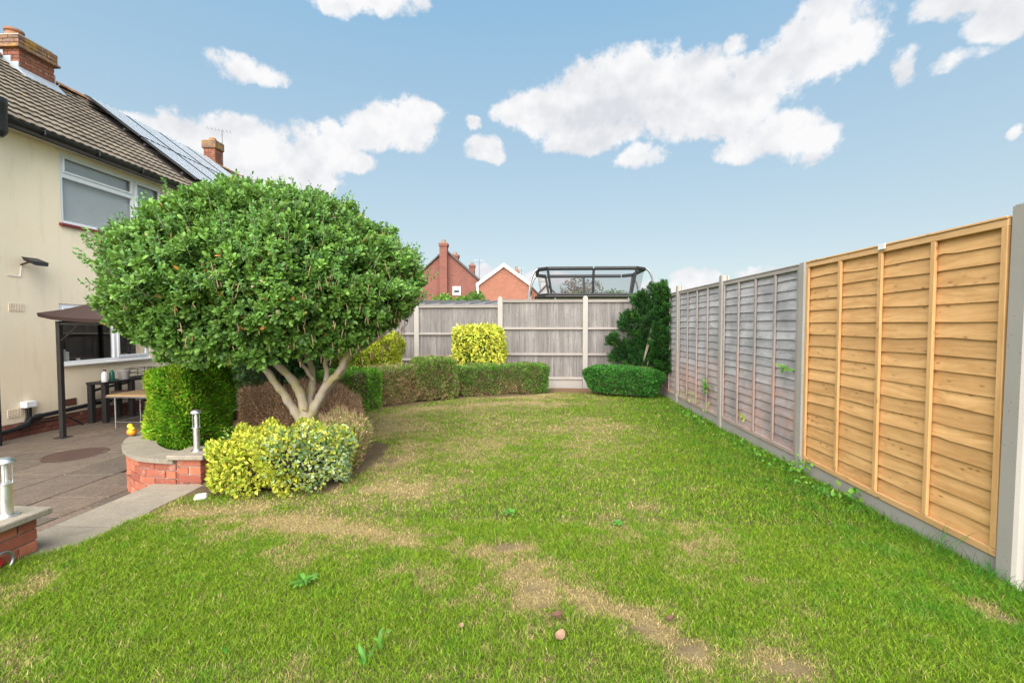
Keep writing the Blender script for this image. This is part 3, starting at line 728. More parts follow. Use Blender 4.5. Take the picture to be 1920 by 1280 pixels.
# ------------------------------------------------------------------ right-hand fence: concrete posts, gravel boards, lap panels
PX = 2.66
POSTS = [(2.605, 2.10), (4.585, 2.05), (6.50, 2.13), (8.43, 2.15), (10.30, 2.05)]
def post_mesh(h, w=.11, d=.10, z0=-.45):
    # H-section with slots facing along Y, chamfered face
    s = .028; poly = [(-d / 2, -w / 2 + .014), (-d / 2 + .014, -w / 2), (-s, -w / 2), (-s, -w / 2 + .022), (s, -w / 2 + .022), (s, -w / 2), (d / 2, -w / 2), (d / 2, w / 2), (s, w / 2), (s, w / 2 - .022), (-s, w / 2 - .022), (-s, w / 2), (-d / 2 + .014, w / 2), (-d / 2, w / 2 - .014)]
    return MB().prism(poly, z0, h - .008).prism([(x * .86, y * .86) for x, y in poly], h - .008, h)
plabel = ['nearest concrete post at the right edge beside the new tan panel', 'concrete post between the tan panel and the first grey panel',
          'tall concrete post between the two big grey panels', 'concrete post before the last sliver of grey panel by the dark shrub',
          'hidden corner concrete post behind the dark shrub']
for (y, h), lb in zip(POSTS, plabel):
    if y > 10: continue
    o = link('concrete_post', post_mesh(h).mesh('concrete_post'), M['concrete'], None, (PX, y, 0)); o.rotation_euler = (R(random.uniform(-.3, .3)), R(random.uniform(-.3, .3)), 0)
    tag(o, lb, 'fence post', 'concrete posts of the right-hand fence')
def lap_board(L, h, seed, wavy):
    """board along local Y, lower edge at z=0; leans so that its lower edge stands proud towards -X"""
    r = random.Random(seed); n = 22; mb = MB(); ph = r.uniform(0, 99)
    amp = wavy
    for i in range(n + 1):
        y = -L / 2 + L * i / n
        e = amp * (mnoise.noise(Vector((y * 2.3 + ph, ph, 0))) * .8 + .9 * max(0, mnoise.noise(Vector((y * 6 + ph, 3, 1)))) ** 2)
        xo = -.013; xt = .004; t = .007
        mb.v += [(xo, y, e), (xt, y, h), (xt + t, y, h), (xo + t, y, e)]
    for i in range(n):
        a = i * 4; b = a + 4
        for k in range(4): mb.f.append((a + k, a + (k + 1) % 4, b + (k + 1) % 4, b + k))
    mb.f.append((3, 2, 1, 0)); e = n * 4; mb.f.append((e, e + 1, e + 2, e + 3))
    return mb.mesh('board')
def lap_panel(y0, y1, ztop, zbot, kind, label, seed, nb=18, nbat=3, top_over=0.):
    yc = (y0 + y1) / 2; L = y1 - y0
    root = thing('fence_panel', label, 'fence panel', (PX, yc, zbot), 'wooden lap panels of the right-hand fence')
    bd, bt, rl = (kind + '_board', kind + '_batten', kind + '_rail')
    r = random.Random(seed); step = (ztop - zbot - .06) / nb
    vs = [lap_board(L - .01, step + .03, seed * 10 + k, .010 if k < 4 else .024) for k in range(7)]
    for me in vs: me.materials.append(M[bd])
    z = zbot + .035
    for k in range(nb):
        me = vs[r.randrange(4)] if r.random() < .72 else vs[4 + r.randrange(3)]
        o = link('board', me, None, root, (PX, yc, z + r.uniform(-.006, .006))); o.rotation_euler = (R(r.uniform(-.12, .12)), 0, 0)
        z += step
    fx = PX - .038
    def piece(nm, a, b, mat):
        c = tuple((p + q) / 2 for p, q in zip(a, b)); mb = MB().box(c, tuple(abs(q - p) for p, q in zip(a, b)), 0, .003)
        ph = r.uniform(0, 50); mb.v = [(x + .002 * nz((y * 3 + ph, z_ * 3, 1)), y + .002 * nz((z_ * 2.2, ph, y * 2)), z_ + .003 * nz((y * 2.5, ph, 4))) for x, y, z_ in mb.v]
        mb.put(nm, mat, root, origin=c)
    piece('rail', (fx, y0 + .004, ztop - .042), (fx + .020, y1 - .004, ztop), rl)
    piece('rail', (fx, y0 + .004, zbot), (fx + .020, y1 - .004, zbot + .042), rl)
    piece('capping', (PX - .045, y0 + .004, ztop + .002), (PX + .025, y1 - .004, ztop + .016), rl)
    w = .036
    bys = [y0 + .022 + (L - .044) * k / (nbat + 1) for k in range(nbat + 2)]
    for i, y in enumerate(bys):
        piece('batten', (fx - .001, y - w / 2, zbot + .044), (fx + .019, y + w / 2, ztop - .044), bt)
        piece('rear_batten', (PX + .020, y - w / 2, zbot), (PX + .038, y + w / 2, ztop), bt)
    return root
lap_panel(2.66, 4.53, 2.035, .13, 'tan', 'new golden tan lap panel at the right edge of the picture', 3, 17)
lap_panel(4.64, 6.445, 2.03, .13, 'grey', 'weathered grey lap panel with reddish foot next to the tan one', 5, 18)
lap_panel(6.555, 8.375, 2.035, .13, 'grey', 'dark weathered grey lap panel second from the tan one', 8, 18)
lap_panel(8.485, 10.25, 2.03, .13, 'grey', 'farthest grey lap panel half hidden by the dark corner shrub', 12, 18)
glab = ['concrete gravel board under the tan panel', 'concrete gravel board under the grey panel beside the tan one', 'concrete gravel board under the second grey panel', 'concrete gravel board under the farthest grey panel']
for (a, b), lb in zip([(2.66, 4.53), (4.64, 6.445), (6.555, 8.375), (8.485, 10.25)], glab):
    MB().box((PX - .004, (a + b) / 2, -.03), (.044, b - a, .31), 0, .004).put('gravel_board', 'concrete', label=lb, category='gravel board', group='gravel boards of the right-hand fence')
MB().b2((PX - .052, 3.53, 2.012), (PX - .046, 3.60, 2.054), 0).put('white_clip', 'white_plastic', label='small white clip hooked over the top rail of the tan panel', category='clip')

# ------------------------------------------------------------------ rear fence
FY = 10.45
FP = [(-6.58, 1.93), (-4.64, 1.93), (-2.70, 1.93), (-.76, 2.09), (1.18, 2.10)]
fpl = ['far left concrete post of the rear fence behind the tree', 'concrete post of the rear fence behind the yellow conifers', 'concrete post at the left of the rear fence near the tree crown', 'round topped concrete post left of centre where the rear fence steps up', 'round topped concrete post of the rear fence below the trampoline']
for (x, h), lb in zip(FP, fpl):
    mb = MB().prism([(-.055, -.05), (.055, -.05), (.055, .05), (-.055, .05)], -.45, h - .06)
    for k, (w, z) in enumerate([(1., 0.), (.86, .028), (.55, .05)]):
        w2 = [.86, .55, .18][k]; z2 = [.028, .05, .06][k]
        mb.hexa([(sx * .055 * w, sy * .05, h - .06 + z) for sx, sy in ((-1, -1), (1, -1), (1, 1), (-1, 1))], [(sx * .055 * w2, sy * .05, h - .06 + z2) for sx, sy in ((-1, -1), (1, -1), (1, 1), (-1, 1))])
    tag(link('concrete_post', mb.mesh('concrete_post'), M['concrete'], None, (x, FY, 0)), lb, 'fence post', 'concrete posts of the rear fence')
def close_panel(x0, x1, ztop, zbot, rails, label, seed):
    xc = (x0 + x1) / 2
    root = thing('fence_panel', label, 'fence panel', (xc, FY, zbot), 'closeboard panels of the rear fence')
    r = random.Random(seed); n = round((x1 - x0) / .103); w = (x1 - x0) / n
    vs = []
    for k in range(4):
        hh = ztop - zbot - .03; mb = MB(); ww = w + .018
        mb.hexa([(-ww / 2, -.003, 0), (ww / 2, .004, 0), (ww / 2, .012, 0), (-ww / 2, .012, 0)], [(-ww / 2 + r.uniform(-.003, .003), -.003, hh), (ww / 2, .004, hh), (ww / 2, .012, hh), (-ww / 2, .012, hh)])
        me = mb.mesh('board'); me.materials.append(M['vert_board']); vs.append(me)
    for k in range(n):
        o = link('board', r.choice(vs), None, root, (x0 + w * (k + .5), FY + r.uniform(-.003, .004), zbot + r.uniform(0, .004))); o.rotation_euler = (0, R(r.uniform(-.12, .12)), 0)
    for z in rails:
        mb = MB(); lo = [(x0, FY - .045, z - .02), (x1, FY - .045, z - .02), (x1, FY - .006, z - .025), (x0, FY - .006, z - .025)]
        hi = [(x0, FY - .038, z + .012), (x1, FY - .038, z + .012), (x1, FY - .006, z + .03), (x0, FY - .006, z + .03)]
        mb.hexa(lo, hi).put('rail', 'far_rail', root)
    MB().b2((x0, FY - .045, ztop - .045), (x1, FY - .012, ztop - .004), .003).put('rail', 'far_rail', root)
    MB().b2((x0, FY - .05, ztop), (x1, FY + .03, ztop + .018), .003).put('capping', 'far_rail', root)
close_panel(1.24, 2.60, 2.0, .2, (1.355, .765, .215), 'weathered grey closeboard panel behind the dark corner shrub', 3)
close_panel(-.70, 1.12, 2.0, .2, (1.355, .765, .215), 'weathered grey closeboard panel in the middle of the rear fence below the trampoline', 4)
close_panel(-2.64, -.82, 1.88, .08, (1.23, .63, .10), 'lower grey closeboard panel behind the lime yellow bush', 5)
close_panel(-4.58, -2.76, 1.88, .08, (1.23, .63, .10), 'grey closeboard panel behind the pair of yellow conifers', 6)
close_panel(-6.52, -4.70, 1.88, .08, (1.23, .63, .10), 'leftmost grey closeboard panel mostly hidden by the tree', 7)
for (a, b), lb in zip([(1.24, 2.60), (-.70, 1.12), (-2.64, -.82), (-4.58, -2.76), (-6.52, -4.70)], ['behind the right clipped hedge', 'in the bare gap between the two hedges', 'behind the lime yellow bush', 'behind the yellow conifers', 'at the hidden left end']):
    zt = .195 if a > -.8 else .075
    MB().box(((a + b) / 2, FY, zt - .16), (b - a, .044, .32), 0, .004).put('gravel_board', 'concrete', label='concrete gravel board of the rear fence ' + lb, category='gravel board', group='gravel boards of the rear fence')

# ------------------------------------------------------------------ the house
HX = -8.0; Z0 = -.32; ZE = 4.46
def build_house():
    H = thing('house', 'cream rendered two storey house with brown tiled roof and white windows', 'house', (HX, 6.5, Z0))
    ya, yb = 3.2, 10.35
    wins = [(7.42, 9.55, 3.17, 4.37), (7.33, 9.12, .76, 1.80)]
    # wall built round its two openings
    mb = MB(); x0, x1 = HX - .3, HX
    def w(y0, y1, z0, z1): mb.b2((x0, y0, z0), (x1, y1, z1))
    w(ya, 7.33, -.08, ZE); w(9.55, yb, -.08, ZE); w(7.33, 9.55, -.08, .76); w(9.12, 9.55, .76, 1.80); w(7.33, 9.55, 1.80, 3.17); w(7.33, 7.42, 3.17, 4.37); w(7.33, 9.55, 4.37, ZE); 
    wall = mb.put('wall', 'cream_render', H)
    MB().b2((x0 + .01, ya, Z0 - .1), (x1 - .03, yb, -.08)).put('plinth_core', 'mortar', H)
    lay(H, (HX - .004, 5.6), (HX - .004, yb), -.085, 3, BPL, nrm=(1, 0))
    MB().b2((-13.3, ya, Z0), (HX - .3, ya + .25, 4.3)).b2((-13.3, ya, Z0), (-13.05, yb, 4.3)).b2((-13.3, yb - .2, Z0), (HX - .3, yb, 4.3)).put('rear_wall', 'cream_render', H)
    # dark rooms behind the windows
    for (y0, y1, z0, z1) in wins:
        m2 = MB(); a = (HX - 2.3, y0 - .4, z0 - .6); b = (HX - .302, y1 + .4, z1 + .1)
        m2.quad((a[0], a[1], a[2]), (a[0], b[1], a[2]), (a[0], b[1], b[2]), (a[0], a[1], b[2]))
        m2.quad((a[0], a[1], a[2]), (b[0], a[1], a[2]), (b[0], b[1], a[2]), (a[0], b[1], a[2]))
        m2.quad((a[0], a[1], b[2]), (b[0], a[1], b[2]), (b[0], b[1], b[2]), (a[0], b[1], b[2]))
        m2.quad((a[0], a[1], a[2]), (b[0], a[1], a[2]), (b[0], a[1], b[2]), (a[0], a[1], b[2]))
        m2.quad((a[0], b[1], a[2]), (b[0], b[1], a[2]), (b[0], b[1], b[2]), (a[0], b[1], b[2]))
        m2.put('room', 'dark_interior' if z0 < 2 else 'upper_room', H)
    def window(y0, y1, z0, z1, ym, ztr):
        fx0, fx1 = HX - .075, HX - .012
        fr = MB(); t = .055
        def bar(a, b, c, d, q=0.): fr.box(((fx0 + fx1) / 2 + q, (a + b) / 2, (c + d) / 2), (fx1 - fx0, b - a, d - c), 0, .006)
        bar(y0, y1, z0, z0 + t); bar(y0, y1, z1 - t, z1); bar(y0, y0 + t, z0 + t, z1 - t); bar(y1 - t, y1, z0 + t, z1 - t); bar(ym - .035, ym + .035, z0 + t, z1 - t)
        if ztr: bar(y0 + t, ym - .035, ztr - .04, ztr + .04)
        f = fr.put('window_frame', 'white_plastic', H)
        def pane(a, b, c, d, sash=0.):
            if sash:
                s = MB()
                for q in ((a, b, c, c + sash), (a, b, d - sash, d), (a, a + sash, c + sash, d - sash), (b - sash, b, c + sash, d - sash)): s.box((fx1 + .004, (q[0] + q[1]) / 2, (q[2] + q[3]) / 2), (.03, q[1] - q[0], q[3] - q[2]), 0, .006)
                s.put('sash', 'white_plastic', f)
            MB().b2((fx0 + .02, a + sash * .7, c + sash * .7), (fx0 + .028, b - sash * .7, d - sash * .7)).put('pane', 'glass', f)
        if ztr: pane(y0 + t, ym - .035, z0 + t, ztr - .04); pane(y0 + t, ym - .035, ztr + .04, z1 - t, .035)
        else: pane(y0 + t, ym - .035, z0 + t, z1 - t)
        pane(ym + .035, y1 - t, z0 + t, z1 - t, .045)
    window(7.42, 9.55, 3.17, 4.37, 8.86, 3.99)
    MB().b2((HX - .115, 7.45, 3.2), (HX - .11, 9.52, 4.34)).put('reflection_sheet', 'reflection_grey', H)  # added grey sheet stands in for sky reflected in the upper panes
    window(7.33, 9.12, .76, 1.80, 8.36, 1.55)
    MB().b2((HX - .01, 7.38, 3.12), (HX + .05, 9.62, 3.168), .006).put('window_sill', 'red_sill', H)
    MB().b2((HX - .01, 7.30, .73), (HX + .05, 9.16, .758), .005).put('window_sill', 'white_plastic', H)
    # eaves: soffit, fascia, half round gutter
    MB().b2((HX, ya - .1, ZE - .06), (HX + .2, yb, ZE - .04)).put('soffit', 'soffit', H)
    MB().b2((HX + .2, ya - .1, ZE - .08), (HX + .222, yb, ZE + .06)).put('fascia', 'black_plastic', H)
    n = 8; g = MB()
    for k in range(n):
        a0 = math.pi + math.pi * k / n; a1 = math.pi + math.pi * (k + 1) / n; cx, cz, rr = HX + .282, ZE + .03, .058
        p = [(cx + rr * math.cos(a), cz + rr * math.sin(a)) for a in (a0, a1)]; q = [(cx + (rr - .006) * math.cos(a), cz + (rr - .006) * math.sin(a)) for a in (a0, a1)]
        g.hexa([(p[0][0], ya - .1, p[0][1]), (p[1][0], ya - .1, p[1][1]), (q[1][0], ya - .1, q[1][1]), (q[0][0], ya - .1, q[0][1])], [(p[0][0], yb, p[0][1]), (p[1][0], yb, p[1][1]), (q[1][0], yb, q[1][1]), (q[0][0], yb, q[0][1])])
    gt = g.put('gutter', 'black_plastic', H)
    y = 6.0
    while y < yb: MB().b2((HX + .222, y, ZE - .045), (HX + .35, y + .03, ZE + .045), .01).put('gutter_bracket', 'black_plastic', gt); y += .9
    # roof
    s = R(37); ex, ez = HX + .30, ZE + .075; rx = -10.8; rz = ez + (ex - rx) * math.tan(s); slope = (ex - rx) / math.cos(s)
    rf = MB().hexa([(ex - .03, ya - .2, ez - .08), (rx, ya - .2, rz - .08), (rx, ya - .2, rz - .16), (ex - .03, ya - .2, ez - .16)], [(ex - .03, yb, ez - .08), (rx, yb, rz - .08), (rx, yb, rz - .16), (ex - .03, yb, ez - .16)])
    rf.hexa([(rx, ya - .2, rz - .05), (2 * rx - ex, ya - .2, ez - .05), (2 * rx - ex, ya - .2, ez - .15), (rx, ya - .2, rz - .15)], [(rx, yb, rz - .05), (2 * rx - ex, yb, ez - .05), (2 * rx - ex, yb, ez - .15), (rx, yb, rz - .15)])
    roof = rf.put('roof', 'far_roof', H)
    ta = []; W = .298; Lg = .30; gauge = slope / 15
    for k in range(3):     # interlocking double roman tile
        mb = MB(); r = random.Random(k); prof = [(-.149, .0), (-.12, .012), (-.07, .012), (-.05, .002), (.0, .002), (.025, .012), (.08, .012), (.10, .002), (.149, .002)]
        for zz in (0, 1):
            for (yy, h) in prof: mb.v.append((gauge + .03 if zz == 0 else -.02, yy, h + (.034 if zz == 0 else -.004)))
            for (yy, h) in prof: mb.v.append((gauge + .03 if zz == 0 else -.02, yy, h - .022 + (.034 if zz == 0 else -.004)))
        m_ = len(prof)
        for q in range(m_ - 1):
            mb.f.append((q, q + 1, 2 * m_ + q + 1, 2 * m_ + q)); mb.f.append((q, m_ + q, m_ + q + 1, q + 1))
        me = mb.mesh('tile'); me.materials.append(M['roof_tile']); ta.append(me)
    rot = (0, s, 0)
    for c in range(15):
        for k in range(17):
            y = 10.28 - (k + .5) * .30 
            if y < 5.1: continue
            d = slope - (c + 1) * gauge
            link('tile', random.choice(ta), None, roof, (rx + d * math.cos(s), y + random.uniform(-.003, .003), rz - d * math.sin(s) - .035 + random.uniform(0, .004)), rot)
    y = 5.3
    while y < yb - .1:
        mb = MB(); n = 6
        for zz in (0, 1):
            for k in range(n + 1): a = R(15) + R(150) * k / n; mb.v.append((rx + .13 * math.cos(a) * (1 + .03 * zz), y + .43 * zz, rz - .06 + .13 * math.sin(a) * (1 + .03 * zz)))
        for k in range(n): mb.f.append((k, k + 1, n + 2 + k, n + 1 + k))
        mb.put('ridge_tile', 'ridge_tile', roof, origin=(rx, y, rz)); y += .44
    # chimney on the near slope just below the ridge
    cx0, cx1, cy0, cy1 = -11.05, -10.36, 8.90, 9.58
    cb = rz - 1.1; ct = 7.31
    MB().b2((cx0 + .012, cy0 + .012, cb), (cx1 - .012, cy1 - .012, ct)).put('chimney', 'mortar', roof)
    CH = brick_meshes('chimney_brick', .215, n=3, tag_=''); LI = brick_meshes('lichen_brick', .215, n=3)
    def ring(x0, x1, y0, y1, zt, n, ms, f=0):
        lay(roof, (x1, y0), (x1, y1), zt, n, ms, first=f, nrm=(1, 0)); lay(roof, (x0, y0), (x1, y0), zt, n, ms, first=f + 1, nrm=(0, -1))
        mb = MB().b2((x0, y1 - .1, zt - .075 * n), (x1 - .1, y1 - .004, zt)); mb.b2((x0, y0 + .1, zt - .075 * n), (x0 + .1, y1 - .1, zt)); mb.put('chimney_back', 'chimney_brick', roof)
    ring(cx0, cx1, cy0, cy1, 7.03, 11, CH)
    ring(cx0 - .04, cx1 + .04, cy0 - .04, cy1 + .04, 7.255, 3, LI)
    MB().b2((cx0 - .075, cy0 - .075, 7.005), (cx1 + .075, cy1 + .075, 7.045), .006).put('chimney_band', 'lichen_brick', roof)
    MB().hexa([(cx0 - .04, cy0 - .04, 7.256), (cx1 + .04, cy0 - .04, 7.256), (cx1 + .04, cy1 + .04, 7.256), (cx0 - .04, cy1 + .04, 7.256)], [(cx0 + .15, cy0 + .15, 7.33), (cx1 - .15, cy0 + .15, 7.33), (cx1 - .15, cy1 - .15, 7.33), (cx0 + .15, cy1 - .15, 7.33)]).put('flaunching', 'lichen_brick', roof)
    MB().lathe((-10.68, 9.1, 7.29), [(.15, 0), (.14, .06), (.13, .13), (.155, .15), (.155, .19), (.12, .2)], 16).put('chimney_pot', 'ridge_tile', roof, True)
    # lead flashing: apron below and steps up the side
    fz = lambda x: rz - (x - rx) * math.tan(s)
    m2 = MB(); m2.hexa([(cx1 + .002, cy0 - .06, fz(cx1) + .10), (cx1 + .20, cy0 - .06, fz(cx1 + .2) + .03), (cx1 + .20, cy0 - .06, fz(cx1 + .2) + .02), (cx1 + .002, cy0 - .06, fz(cx1) + .02)], [(cx1 + .002, cy1 + .06, fz(cx1) + .10), (cx1 + .20, cy1 + .06, fz(cx1 + .2) + .03), (cx1 + .20, cy1 + .06, fz(cx1 + .2) + .02), (cx1 + .002, cy1 + .06, fz(cx1) + .02)])
    for k in range(4): x = cx1 - .16 * k; m2.b2((x - .16, cy0 - .02, fz(x) - .05), (x, cy0 - .003, fz(x) + .20))
    m2.b2((cx0, cy1 + .003, fz(cx1)), (cx1, cy1 + .02, fz(cx1) + .3)); m2.put('flashing', 'lead', roof)
    return H, rz, s, rx, ex, ez
M['upper_room'] = M['grey_pot']
HOUSE, RZ, RS, RXX, REX, REZ = build_house()

def build_neighbour():
    N = thing('neighbouring_house', 'adjoining house behind the tree with brick chimney and solar panels', 'house', (-11, 13, Z0))
    ya, yb = 10.36, 16.2
    MB().b2((-13.3, ya, Z0), (HX, yb, ZE - .05)).put('wall', 'cream_render', N)
    rf = MB()
    rf.hexa([(REX, ya, REZ - .03), (RXX, ya, RZ - .03), (2 * RXX - REX, ya, REZ - .03), (RXX, ya, REZ - .2)], [(REX, yb, REZ - .03), (RXX, yb, RZ - .03), (2 * RXX - REX, yb, REZ - .03), (RXX, yb, REZ - .2)])
    roof = rf.put('roof', 'far_roof', N)
    y = ya
    mb = MB()
    while y < yb:
        n = 6; i0 = len(mb.v)
        for zz in (0, 1):
            for k in range(n + 1): a = R(15) + R(150) * k / n; mb.v.append((RXX + .13 * math.cos(a), y + .43 * zz, RZ - .06 + .13 * math.sin(a)))
        for k in range(n): mb.f.append((i0 + k, i0 + k + 1, i0 + n + 2 + k, i0 + n + 1 + k))
        y += .44
    mb.put('ridge_tiles', 'ridge_tile', roof, kind='stuff')
    tl = MB(); cs, sn = math.cos(RS), math.sin(RS); slope = (REX - RXX) / cs; g = slope / 15
    for c in range(15):
        d0 = slope - c * g; d1 = d0 - g - .03; y = ya
        while y < yb:
            if y > 12.9 or c < 2 or c > 12:
                P = [(RXX + d0 * cs, y, RZ - d0 * sn + .03), (RXX + d0 * cs, y + .285, RZ - d0 * sn + .03), (RXX + d1 * cs, y + .285, RZ - d1 * sn + .008), (RXX + d1 * cs, y, RZ - d1 * sn + .008)]
                tl.hexa([(a, b, c_ - .035) for a, b, c_ in P], P)
            y += .3
    tl.put('tiles', 'roof_tile', roof, kind='stuff')
    MB().b2((HX + .2, ya, ZE - .05), (HX + .33, yb, ZE + .03), .02).put('gutter', 'black_plastic', N)
    cx0, cx1, cy0, cy1 = -11.25, -10.85, 15.25, 15.62
    c = MB().b2((cx0, cy0, 6.0), (cx1, cy1, 7.45)); ch = c.put('chimney', 'chimney_brick', roof)
    mb = MB()
    for k in range(17):
        z = 6.1 + k * .075
        for yy in range(2):
            o = (k % 2) * .09; a = cy0 + yy * .19 - o; mb.b2((cx1, max(cy0, a + .005), z), (cx1 + .008, min(cy1, a + .18), z + .065))
        for xx in range(3):
            o = (k % 2) * .09; a = cx0 + xx * .19 - o; mb.b2((max(cx0, a + .005), cy0 - .008, z), (min(cx1, a + .18), cy0, z + .065))
    mb.put('bricks', 'chimney_brick', roof, kind='stuff')
    MB().b2((cx0 - .05, cy0 - .05, 7.45), (cx1 + .05, cy1 + .05, 7.72), .02).put('chimney_head', 'lichen_brick', roof)
    MB().lathe((-11.05, 15.43, 7.70), [(.13, 0), (.11, .05), (.11, .14), (.09, .15)], 12).put('chimney_pot', 'ridge_tile', roof, True)
    S = thing('solar_array', 'reflective solar panels in rows covering the roof behind the tree', 'solar panels', (-9.6, 11.5, 5.6))
    pm = None
    for r_ in range(2):
        for c_ in range(3 if r_ else 4):
            d0 = .28 + r_ * 1.68; y0 = 10.36 + c_ * 1.02; off = .13
            def P(d, y, o): return (RXX + d * cs + sn * o, y, RZ - d * sn + cs * o)
            lo = [P(d0, y0, off), P(d0 + 1.64, y0, off), P(d0 + 1.64, y0 + 1.0, off), P(d0, y0 + 1.0, off)]; hi = [P(d0, y0, off + .024), P(d0 + 1.64, y0, off + .024), P(d0 + 1.64, y0 + 1.0, off + .024), P(d0, y0 + 1.0, off + .024)]
            c0 = P(d0 + .8, y0 + .5, off); f = MB().hexa(lo, hi).put('solar_panel', 'black_metal', S, origin=c0)
            a, b = d0 + .03, d0 + 1.61; q = MB().quad(P(a, y0 + .03, off + .038), P(b, y0 + .03, off + .038), P(b, y0 + .97, off + .038), P(a, y0 + .97, off + .038)).put('panel_glass', 'panel_glass', f)
            ln = MB()
            for k in range(1, 6):
                yy = y0 + k / 6; ln.hexa([P(a, yy - .004, off + .0385), P(b, yy - .004, off + .0385), P(b, yy + .004, off + .0385), P(a, yy + .004, off + .0385)], [P(a, yy - .004, off + .041), P(b, yy - .004, off + .041), P(b, yy + .004, off + .041), P(a, yy + .004, off + .041)])
            ln.put('busbars', 'white_plastic', f)
    rl = MB()
    for d in (.55, 1.6, 2.2, 3.3): rl.tube([P(d, 10.28, .07), P(d, 14.4, .07)], .03, 6)
    rl.put('mounting_rail', 'black_metal', S)
    A = MB().tube([(-10.9, 15.7, 7.0), (-10.9, 15.7, 8.25)], .016, 6)
    A.tube([(-11.2, 15.4, 8.2), (-10.6, 15.7, 8.17)], .008, 5)
    for k in range(7): t = k / 6; x = -11.2 + .6 * t; yy = 15.4 + .3 * t; A.tube([(x - .07, yy + .14, 8.2 - .03 * t), (x + .07, yy - .14, 8.2 - .03 * t)], .005, 4)
    A.put('television_aerial', 'grey_metal', label='thin television aerial standing beside the chimney left of the tree top', category='aerial')
build_neighbour()

# wall fittings -----------------------------------------------------
t = thing('soil_pipe', 'dark blue black soil pipe with a wide collar at the left edge', 'pipe', (-7.9, 6.33, Z0))
MB().tube([(-7.64, 6.10, -.3), (-7.64, 6.10, 3.95), (-7.64, 6.22, 4.05), (-7.64, 6.24, 4.25)], .036, 14).put('pipe', 'black_plastic', t, True)
MB().lathe((-7.64, 6.25, 4.13), [(.05, 0), (.09, .05), (.105, .09), (.105, .44), (.112, .45), (.112, .54), (.10, .55)], 18).put('collar', 'black_plastic', t, True)
t = thing('floodlight', 'small black floodlight fixed high on the cream wall', 'light', (HX, 6.8, 2.4))
MB().tube([(HX, 6.78, 2.38), (HX + .1, 6.80, 2.42), (HX + .15, 6.82, 2.42)], .014, 8).put('bracket', 'black_metal', t)
mb = MB().hexa([(HX + .10, 6.74, 2.44), (HX + .27, 6.74, 2.37), (HX + .27, 6.94, 2.37), (HX + .10, 6.94, 2.44)], [(HX + .08, 6.72, 2.50), (HX + .26, 6.72, 2.43), (HX + .26, 6.96, 2.43), (HX + .08, 6.96, 2.50)]); mb.put('lamp_head', 'black_metal', t)
MB().hexa([(HX + .115, 6.76, 2.428), (HX + .26, 6.76, 2.366), (HX + .26, 6.92, 2.366), (HX + .115, 6.92, 2.428)], [(HX + .115, 6.76, 2.432), (HX + .26, 6.76, 2.372), (HX + .26, 6.92, 2.372), (HX + .115, 6.92, 2.432)]).put('glass', 'grey_metal', t)
MB().tube([(HX + .01, 6.78, 2.38), (HX + .008, 6.76, 2.2), (HX + .008, 6.72, 2.19), (HX + .008, 6.58, 2.2)], .005, 5).put('cable', 'white_plastic', t)
for (y0, y1, z0, z1, lb) in ((6.59, 6.79, 1.66, 1.77, 'cream air brick with a grid of holes above mid wall'), (6.52, 6.71, .02, .14, 'air brick with a grid of holes low on the wall by the junction box')):
    t = thing('air_brick', lb, 'vent', (HX, (y0 + y1) / 2, z0))
    MB().b2((HX - .01, y0, z0), (HX + .003, y1, z1)).put('vent_back', 'air_brick_clay', t)
    g = MB(); ny, nzz = 9, 5
    for k in range(ny + 1): y = y0 + (y1 - y0) * k / ny; g.b2((HX + .003, y - .0045, z0), (HX + .009, y + .0045, z1))
    for k in range(nzz + 1): z = z0 + (z1 - z0) * k / nzz; g.b2((HX + .003, y0, z - .0045), (HX + .0085, y1, z + .0045))
    g.put('grid', 'cream_render', t)
    h = MB()
    for a in range(ny):
        for b in range(nzz):
            y = y0 + (y1 - y0) * (a + .5) / ny; z = z0 + (z1 - z0) * (b + .5) / nzz; h.b2((HX + .0032, y - .004, z - .004), (HX + .0045, y + .004, z + .004))
    h.put('holes', 'dark_interior', t)
MB().b2((HX - .01, 7.31, .05), (HX + .012, 7.56, .17), .003).put('vent_plate', 'brown_vent', label='plain brown vent plate on the wall right of the gazebo post', category='vent')
t = thing('junction_box', 'white junction box on the wall with two black pipes below', 'box', (HX, 6.75, .16))
MB().box((HX + .06, 6.76, .195), (.11, .16, .10), 0, .01).put('box', 'white_plastic', t)
MB().tube([(HX + .05, 6.735, .15), (HX + .05, 6.74, 0), (HX + .05, 6.70, -.12)], .018, 8).tube([(HX + .05, 6.79, .15), (HX + .05, 6.79, 0), (HX + .06, 6.80, -.12)], .018, 8).put('cable_duct', 'black_plastic', t, True)
t = thing('waste_pipe', 'long black waste pipe running along the foot of the cream wall', 'pipe', (HX + .08, 7.2, 0))
q = HX + .075
MB().tube([(q, 5.6, -.2), (q, 6.4, -.17), (q, 6.62, -.15), (q, 6.70, -.12), (q, 6.76, -.04), (q, 6.88, -.02), (q, 7.4, .0), (q, 8.0, .03), (q, 8.15, .04)], .034, 12).put('pipe', 'black_plastic', t, True)
MB().tube([(q, 6.60, -.15), (q, 6.74, -.11)], .045, 12).tube([(q, 8.02, .03), (q, 8.12, .035)], .05, 12).tube([(q, 6.84, -.03), (q, 6.92, -.02)], .045, 12).put('pipe_joint', 'black_plastic', t, True)
MB().tube([(q, 7.80, .03), (q, 7.80, .10), (q, 7.79, .20), (q, 7.83, .26), (q, 8.05, .29), (q, 8.6, .32)], .024, 10).put('branch_pipe', 'black_plastic', t, True)
MB().tube([(q + .02, 6.80, -.1), (q + .04, 7.1, -.13), (q + .05, 7.3, -.12), (q + .09, 7.42, -.22), (q + .1, 7.5, -.29)], .014, 8).put('hose', 'black_plastic', t, True)

